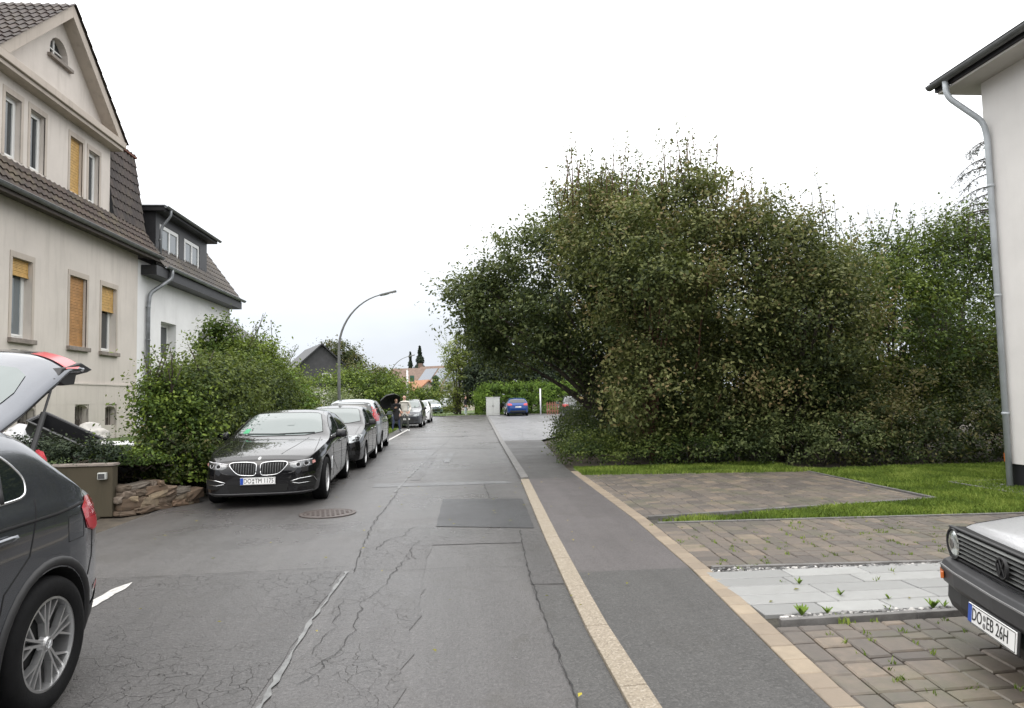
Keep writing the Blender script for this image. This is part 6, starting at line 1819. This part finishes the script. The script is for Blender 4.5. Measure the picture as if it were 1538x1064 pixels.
def conifer(name, label, loc, h, r_, mat, n, size, cat_='tree', taper=1.):
    t = empty(name, loc, 0, label, cat_)
    u = rng.random(n) ** .75
    z = .06 * h + u * h * .94
    lay = .5 + .5 * np.sin(z / h * 42 + rng.normal(size=n) * .4)
    rad = r_ * (1 - (z / h)) ** taper * (.55 + .5 * lay) * rng.uniform(.55, 1.05, n) + .03
    a = rng.uniform(0, 6.283, n)
    P = np.stack([rad * np.cos(a), rad * np.sin(a), z], 1)
    Nn = unit(np.stack([np.cos(a), np.sin(a), np.full(n, .9)], 1) + rng.normal(size=(n, 3)) * .5)
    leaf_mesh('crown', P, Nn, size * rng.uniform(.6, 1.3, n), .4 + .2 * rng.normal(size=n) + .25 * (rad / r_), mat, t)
    mb = MB(); mb.tube([(0, 0, 0), (0, 0, h * .97)], [h * .02, .02], 8); mb.build('trunk', 'bark', t, smooth=True)
    return t
conifer('spruce_tree', 'taller of the two far spruces above the distant roofs', (-7.2, 136, 0), 12.0, 3.4, 'leaf_conifer', 3200, .5)
conifer('spruce_tree', 'narrower of the two far spruces above the distant roofs', (-9.2, 138, 0), 11.0, 1.9, 'leaf_conifer', 2200, .45)
conifer('thuja_tree', 'narrow dark columnar thuja in front of the far houses', (-2.55, 84, 0), 4.4, 1.0, 'leaf_thuja', 3500, .2, taper=.35)
tree('willow_tree', 'airy light green tree at the end of the street', (.2, 64.5, 0), [(.1, 64.5, 3.2, 1.3, 1.3, 2.8), (-.5, 64.5, 5.6, .8, .8, 1.4), (.5, 64.5, 6.2, .7, .8, 1.4), (-.9, 64.3, 2.0, .8, 1, 1.6)],
     [(0, 64.5, 0), (.3, 64.4, 0)], 'leaf_willow', 420, 34, .5, .15, trunk_r=.11, ntarget=22, down=.8,
     sh=[((random.uniform(-.8, .8), 64.5, 5 + random.random()), (random.uniform(-2.0, 1.2), 64.5, 6.6 + random.random() * 1.7)) for _ in range(16)])
BOX[0] = 1
shrub('clipped_hedge', 'bright clipped hedge behind the blue car', (6, 60.4, .06),
      [(6.5, 60.6, 1.35, 4.7, .7, 1.32)], 'leaf_bright', 1100, 55, .3, .1, cat_='hedge', down=.9, tvar=.3)
BOX[0] = 0
conifer('conifer_tree', 'dark dense evergreen at the left of the row behind the clipped hedge', (1.9, 66, 0), 11.5, 2.2, 'leaf_conifer', 14000, .26, taper=.4)
conifer('conifer_tree', 'dark dense evergreen right above the utility cabinet', (4.2, 67, 0), 12.5, 2.6, 'leaf_conifer', 15000, .28, taper=.4)
conifer('conifer_tree', 'dark dense evergreen above the blue car and white post', (7.2, 67.5, 0), 12.5, 2.8, 'leaf_conifer', 15000, .28, taper=.4)
conifer('conifer_tree', 'dark dense evergreen above the picket fence', (10.6, 67.5, 0), 12, 3.0, 'leaf_conifer', 15000, .28, taper=.4)

shrub('dark_shrub', 'dark evergreen mass filling the gap above the clipped hedge', (6, 63.5, 0), [(2.2 + i * 1.9, 63.5, 3.0, 1.5, 1.0, 2.2) for i in range(6)], 'leaf_conifer', 700, 55, .45, .2, down=.9)
# ------------------------------------------------------------------ plants, right side
def upsh(x0, x1, y0, y1, zb, zt, n, spread=.35):
    out = []
    for _ in range(n):
        x = random.uniform(x0, x1); y = random.uniform(y0, y1)
        out.append(((x, y, zb + random.uniform(-.3, .3)), (x + random.uniform(-spread, spread), y + random.uniform(-.2, .2), zt + random.uniform(-.5, .35))))
    return out
cA = lambda P: (P[:, 2] > 2.15 + .25 * np.sin(P[:, 0] * 3)) | (P[:, 0] > 3.9)
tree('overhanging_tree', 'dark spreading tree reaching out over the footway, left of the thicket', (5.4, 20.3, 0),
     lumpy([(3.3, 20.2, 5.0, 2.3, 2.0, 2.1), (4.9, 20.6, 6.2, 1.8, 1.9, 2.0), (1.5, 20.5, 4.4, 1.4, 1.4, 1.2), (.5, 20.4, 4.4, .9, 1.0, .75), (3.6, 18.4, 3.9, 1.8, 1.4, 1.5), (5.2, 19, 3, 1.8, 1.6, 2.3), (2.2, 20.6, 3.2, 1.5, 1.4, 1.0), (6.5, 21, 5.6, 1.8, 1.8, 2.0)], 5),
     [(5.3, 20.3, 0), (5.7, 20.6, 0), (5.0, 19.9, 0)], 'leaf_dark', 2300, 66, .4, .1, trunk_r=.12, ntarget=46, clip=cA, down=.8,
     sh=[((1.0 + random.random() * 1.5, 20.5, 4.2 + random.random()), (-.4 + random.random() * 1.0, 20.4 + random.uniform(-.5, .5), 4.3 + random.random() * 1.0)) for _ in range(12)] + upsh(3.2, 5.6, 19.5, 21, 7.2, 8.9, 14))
tree('birch_tree', 'olive multi-stemmed tree with the tallest leafy top, centre of the thicket', (5.5, 16.0, 0),
     lumpy([(4.2, 16.3, 4.6, 1.3, 1.4, 1.9), (5.7, 15.9, 5.0, 1.0, 1.3, 1.9), (4.7, 15.2, 3.6, 1.5, 1.1, 1.5), (6.5, 15.5, 4.1, 1.2, 1.3, 1.8), (3.5, 17.2, 5.7, .8, 1.0, 1.5), (5.4, 16.6, 1.8, 1.3, .9, 1.4), (4.4, 15.1, 1.6, .9, .6, 1.0), (6.3, 15.1, 1.7, .9, .6, 1.1)], 6),
     [(4.6, 15.9, 0), (5.5, 16.0, 0), (5.6, 15.9, 0), (5.85, 16.1, 0), (6.2, 16, 0)], 'leaf_olive', 2050, 64, .38, .082, bark='bark_red', trunk_r=.034, ntarget=30, down=.8, tvar=.4,
     sh=upsh(5.1, 6.3, 15.5, 16.4, 6.3, 8.0, 18, .25) + upsh(2.6, 4.4, 16, 17, 6.3, 7.8, 18) + upsh(6.2, 7.2, 15.4, 16.3, 5.4, 6.8, 9))
tree('birch_tree', 'yellowish olive tree right of the tallest top in the thicket', (8.0, 15.6, 0),
     lumpy([(7.7, 15.4, 4.0, 1.1, 1.3, 1.9), (8.9, 15.9, 3.5, 1.2, 1.4, 1.8), (8.1, 14.9, 3.0, 1.4, 1.0, 1.5), (7.1, 15.0, 4.8, .9, 1.0, 1.2), (8.2, 15.7, 1.6, 1.6, .9, 1.3), (7.5, 14.9, 1.5, .9, .5, 1.0)], 6),
     [(7.6, 15.6, 0), (8.0, 15.5, 0), (8.5, 15.8, 0)], 'leaf_olive', 1600, 64, .38, .078, trunk_r=.035, ntarget=40, down=.8, tvar=.4,
     sh=upsh(7.0, 8.9, 15, 16.3, 5.2, 6.5, 20))
tree('willow_shrub_tree', 'fresh green feathery tree beside the right white house', (12.4, 17.6, 0),
     lumpy([(11.2, 17.4, 3.5, 1.8, 1.6, 2.2), (13.2, 17.8, 3.9, 2.0, 1.8, 2.2), (11.8, 16.4, 2.6, 1.9, 1.3, 1.6), (15.2, 18.2, 3.8, 2.0, 1.8, 2.2), (10.0, 17.2, 3.6, 1.1, 1.3, 1.7), (11.5, 17.2, 1.5, 2.2, 1.1, 1.4)], 6),
     [(11.6, 17.5, 0), (12.6, 17.8, 0), (13.4, 17.8, 0)], 'leaf_feather', 2100, 64, .4, .085, trunk_r=.05, ntarget=44, down=.8, tvar=.4,
     sh=upsh(10, 15, 17, 18.5, 5.4, 6.7, 28, .5))
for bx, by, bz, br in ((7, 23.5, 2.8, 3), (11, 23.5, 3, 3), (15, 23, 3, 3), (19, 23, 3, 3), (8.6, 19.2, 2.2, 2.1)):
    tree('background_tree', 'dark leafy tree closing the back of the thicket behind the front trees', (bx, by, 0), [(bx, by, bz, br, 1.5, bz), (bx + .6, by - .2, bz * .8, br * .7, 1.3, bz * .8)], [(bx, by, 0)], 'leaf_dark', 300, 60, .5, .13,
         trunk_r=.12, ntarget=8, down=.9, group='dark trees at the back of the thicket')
pt = empty('pine_tree', (27.2, 31, 0), 0, 'drooping bare-branched pine rising behind the green tree at far right', 'tree')
mb = MB(); L0 = Vector((25, 31, 0)); mb.tube([(0, 0, 0), (.1, 0, 7), (-.1, 0, 14)], [.28, .2, .05], 10)
Ps = []
for k in range(34):
    z = random.uniform(8.3, 13.8); a = random.uniform(2.2, 4.2) if k % 3 else random.uniform(0, 6.28); l = random.uniform(1.8, 3.2) * (1.25 - (z - 8) / 9)
    pts = [Vector((0, 0, z)) + Vector((math.cos(a), math.sin(a), 0)) * l * t_ + Vector((0, 0, .45 * math.sin(t_ * 2.6) - .5 * t_ * t_ * 1.4)) for t_ in lin(0, 1, 7)]
    mb.tube(pts, [.05 - .006 * i for i in range(8)], 5)
    for q in range(26):
        t_ = random.uniform(.3, 1); p = pts[0].lerp(pts[-1], t_); i_ = min(6, int(t_ * 7)); p = pts[i_].lerp(pts[i_ + 1], t_ * 7 - i_)
        e_ = p + Vector((random.uniform(-.3, .3), random.uniform(-.3, .3), random.uniform(-.55, -.05)))
        mb.tube([p, e_], [.008, .003], 3)
        for _ in range(7): Ps.append(tuple(p.lerp(e_, random.random()) + Vector([random.gauss(0, .04) for _ in range(3)])))
mb.build('trunk', 'bark', pt, smooth=True, fixn=False)
P = np.array(Ps); leaf_mesh('crown', P, unit(rng.normal(size=P.shape)), .12 * rng.uniform(.6, 1.3, len(P)), .5 + .2 * rng.normal(size=len(P)), 'leaf_conifer', pt, aspect=.25)
shrub('undergrowth', 'low dense undergrowth along the footway edge, left front of the thicket', (3.6, 17.5, 0),
      [(3.1, 15.8, .15, .75, .8, .5), (3.3, 17.3, .2, .85, 1.1, .55), (3.5, 19.3, .25, .85, 1.3, .6), (3.9, 21.8, .35, .8, 1.4, .75), (4.3, 23.8, .5, .9, 1.2, .9), (4.4, 15.3, .25, .9, .7, .5), (5.3, 15.0, .25, .9, .6, .5)],
      'leaf_hedge', 900, 50, .2, .05, down=.2, tvar=.3)  # darker leaf colour chosen to put shade under the crowns
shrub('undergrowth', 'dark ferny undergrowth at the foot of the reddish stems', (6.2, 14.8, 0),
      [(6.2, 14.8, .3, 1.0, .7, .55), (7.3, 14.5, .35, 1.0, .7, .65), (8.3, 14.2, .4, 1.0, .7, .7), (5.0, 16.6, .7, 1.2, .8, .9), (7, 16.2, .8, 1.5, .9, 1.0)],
      'leaf_dark', 620, 55, .22, .06, down=.3)  # dark leaf colour stands in for shade at the thicket base
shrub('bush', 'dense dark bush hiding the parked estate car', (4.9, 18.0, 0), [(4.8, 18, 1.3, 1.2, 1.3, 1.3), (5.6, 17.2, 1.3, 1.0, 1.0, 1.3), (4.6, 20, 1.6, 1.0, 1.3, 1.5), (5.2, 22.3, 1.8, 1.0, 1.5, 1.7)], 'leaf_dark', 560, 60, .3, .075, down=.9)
shrub('bramble_bush', 'bramble bush with rusty leaves at the lawn edge', (9.8, 14.4, 0),
      [(9.2, 14.3, .6, 1.0, .7, .8), (10.4, 14.2, .6, 1.1, .7, .75), (11.8, 14.2, .7, 1.2, .7, .8), (8.8, 14.9, 1.1, 1.0, .7, 1.0), (11, 15.2, 1.3, 1.5, .8, 1.1), (13.4, 14.4, .8, 1.2, .7, .9), (15, 14.4, 1, 1.3, .8, 1.2), (13.5, 15.6, 1.6, 1.6, .8, 1.5), (16.5, 15.5, 1.6, 1.6, .8, 1.6), (11.5, 14.0, .25, 1.4, .6, .4), (13.8, 13.9, .3, 1.4, .6, .4), (9.6, 13.9, .25, 1.3, .5, .35)],
      'leaf_bramble', 1700, 55, .24, .065, down=.3, tvar=.4)

# ------------------------------------------------------------------ sky and light
W = bpy.data.worlds.new('World'); SC.world = W; W.use_nodes = True
nt = W.node_tree; nt.nodes.clear()
N_ = lambda t_: nt.nodes.new('ShaderNode' + t_)
out = N_('OutputWorld'); bg = N_('Background'); sky = N_('TexSky')
sky.sky_type = 'NISHITA'; sky.sun_disc = False; sky.sun_elevation = R(52); sky.sun_rotation = R(200); sky.dust_density = 4; sky.air_density = 1.5
tc = N_('TexCoord'); sp = N_('SeparateXYZ'); nt.links.new(tc.outputs['Generated'], sp.inputs[0])
rp = N_('ValToRGB'); nt.links.new(sp.outputs['Z'], rp.inputs[0])
stops = [(0., (.215, .23, .255)), (.1, (.232, .245, .268)), (.22, (.33, .335, .345)), (.4, (.6, .6, .6)), (1., (.9, .89, .88))]
e = rp.color_ramp.elements
while len(e) < len(stops): e.new(.5)
for i, (p, c) in enumerate(stops): e[i].position = p; e[i].color = (*c, 1)
mpn = N_('Mapping'); mpn.inputs['Scale'].default_value = (1, 1, 3.2); nt.links.new(tc.outputs['Generated'], mpn.inputs[0])
nz = N_('TexNoise'); nz.inputs['Scale'].default_value = 2.4; nz.inputs['Detail'].default_value = 5; nz.inputs['Roughness'].default_value = .5; nt.links.new(mpn.outputs[0], nz.inputs['Vector'])
mr = N_('MapRange'); mr.inputs[1].default_value = .3; mr.inputs[2].default_value = .7; mr.inputs[3].default_value = .9; mr.inputs[4].default_value = 1.12; nt.links.new(nz.outputs['Fac'], mr.inputs[0])
vm = N_('VectorMath'); vm.operation = 'SCALE'; nt.links.new(rp.outputs[0], vm.inputs[0]); nt.links.new(mr.outputs[0], vm.inputs['Scale'])
v2 = N_('VectorMath'); v2.operation = 'SCALE'; nt.links.new(vm.outputs[0], v2.inputs[0]); v2.inputs['Scale'].default_value = 28.
v3 = N_('VectorMath'); v3.operation = 'ADD'; nt.links.new(v2.outputs[0], v3.inputs[0])
v4 = N_('VectorMath'); v4.operation = 'SCALE'; nt.links.new(sky.outputs[0], v4.inputs[0]); v4.inputs['Scale'].default_value = .15
nt.links.new(v4.outputs[0], v3.inputs[1])
nt.links.new(v3.outputs[0], bg.inputs[0]); bg.inputs[1].default_value = .13
nt.links.new(bg.outputs[0], out.inputs[0])
sl_ = bpy.data.lights.new('sun', 'SUN'); sl_.energy = .7; sl_.angle = R(28); sl_.color = (1, .97, .93)
so = bpy.data.objects.new('sun', sl_); COL.objects.link(so)
el, az = R(52), R(200)
dirn = Vector((math.sin(az) * math.cos(el), math.cos(az) * math.cos(el), math.sin(el)))
so.rotation_euler = dirn.to_track_quat('Z', 'Y').to_euler()
SC.view_settings.view_transform = 'Standard'; SC.view_settings.look = 'None'; SC.view_settings.exposure = 0
SC.render.engine = 'CYCLES'
SC.cycles.max_bounces = 6; SC.cycles.diffuse_bounces = 3; SC.cycles.glossy_bounces = 3; SC.cycles.transmission_bounces = 3
SC.cycles.use_denoising = True
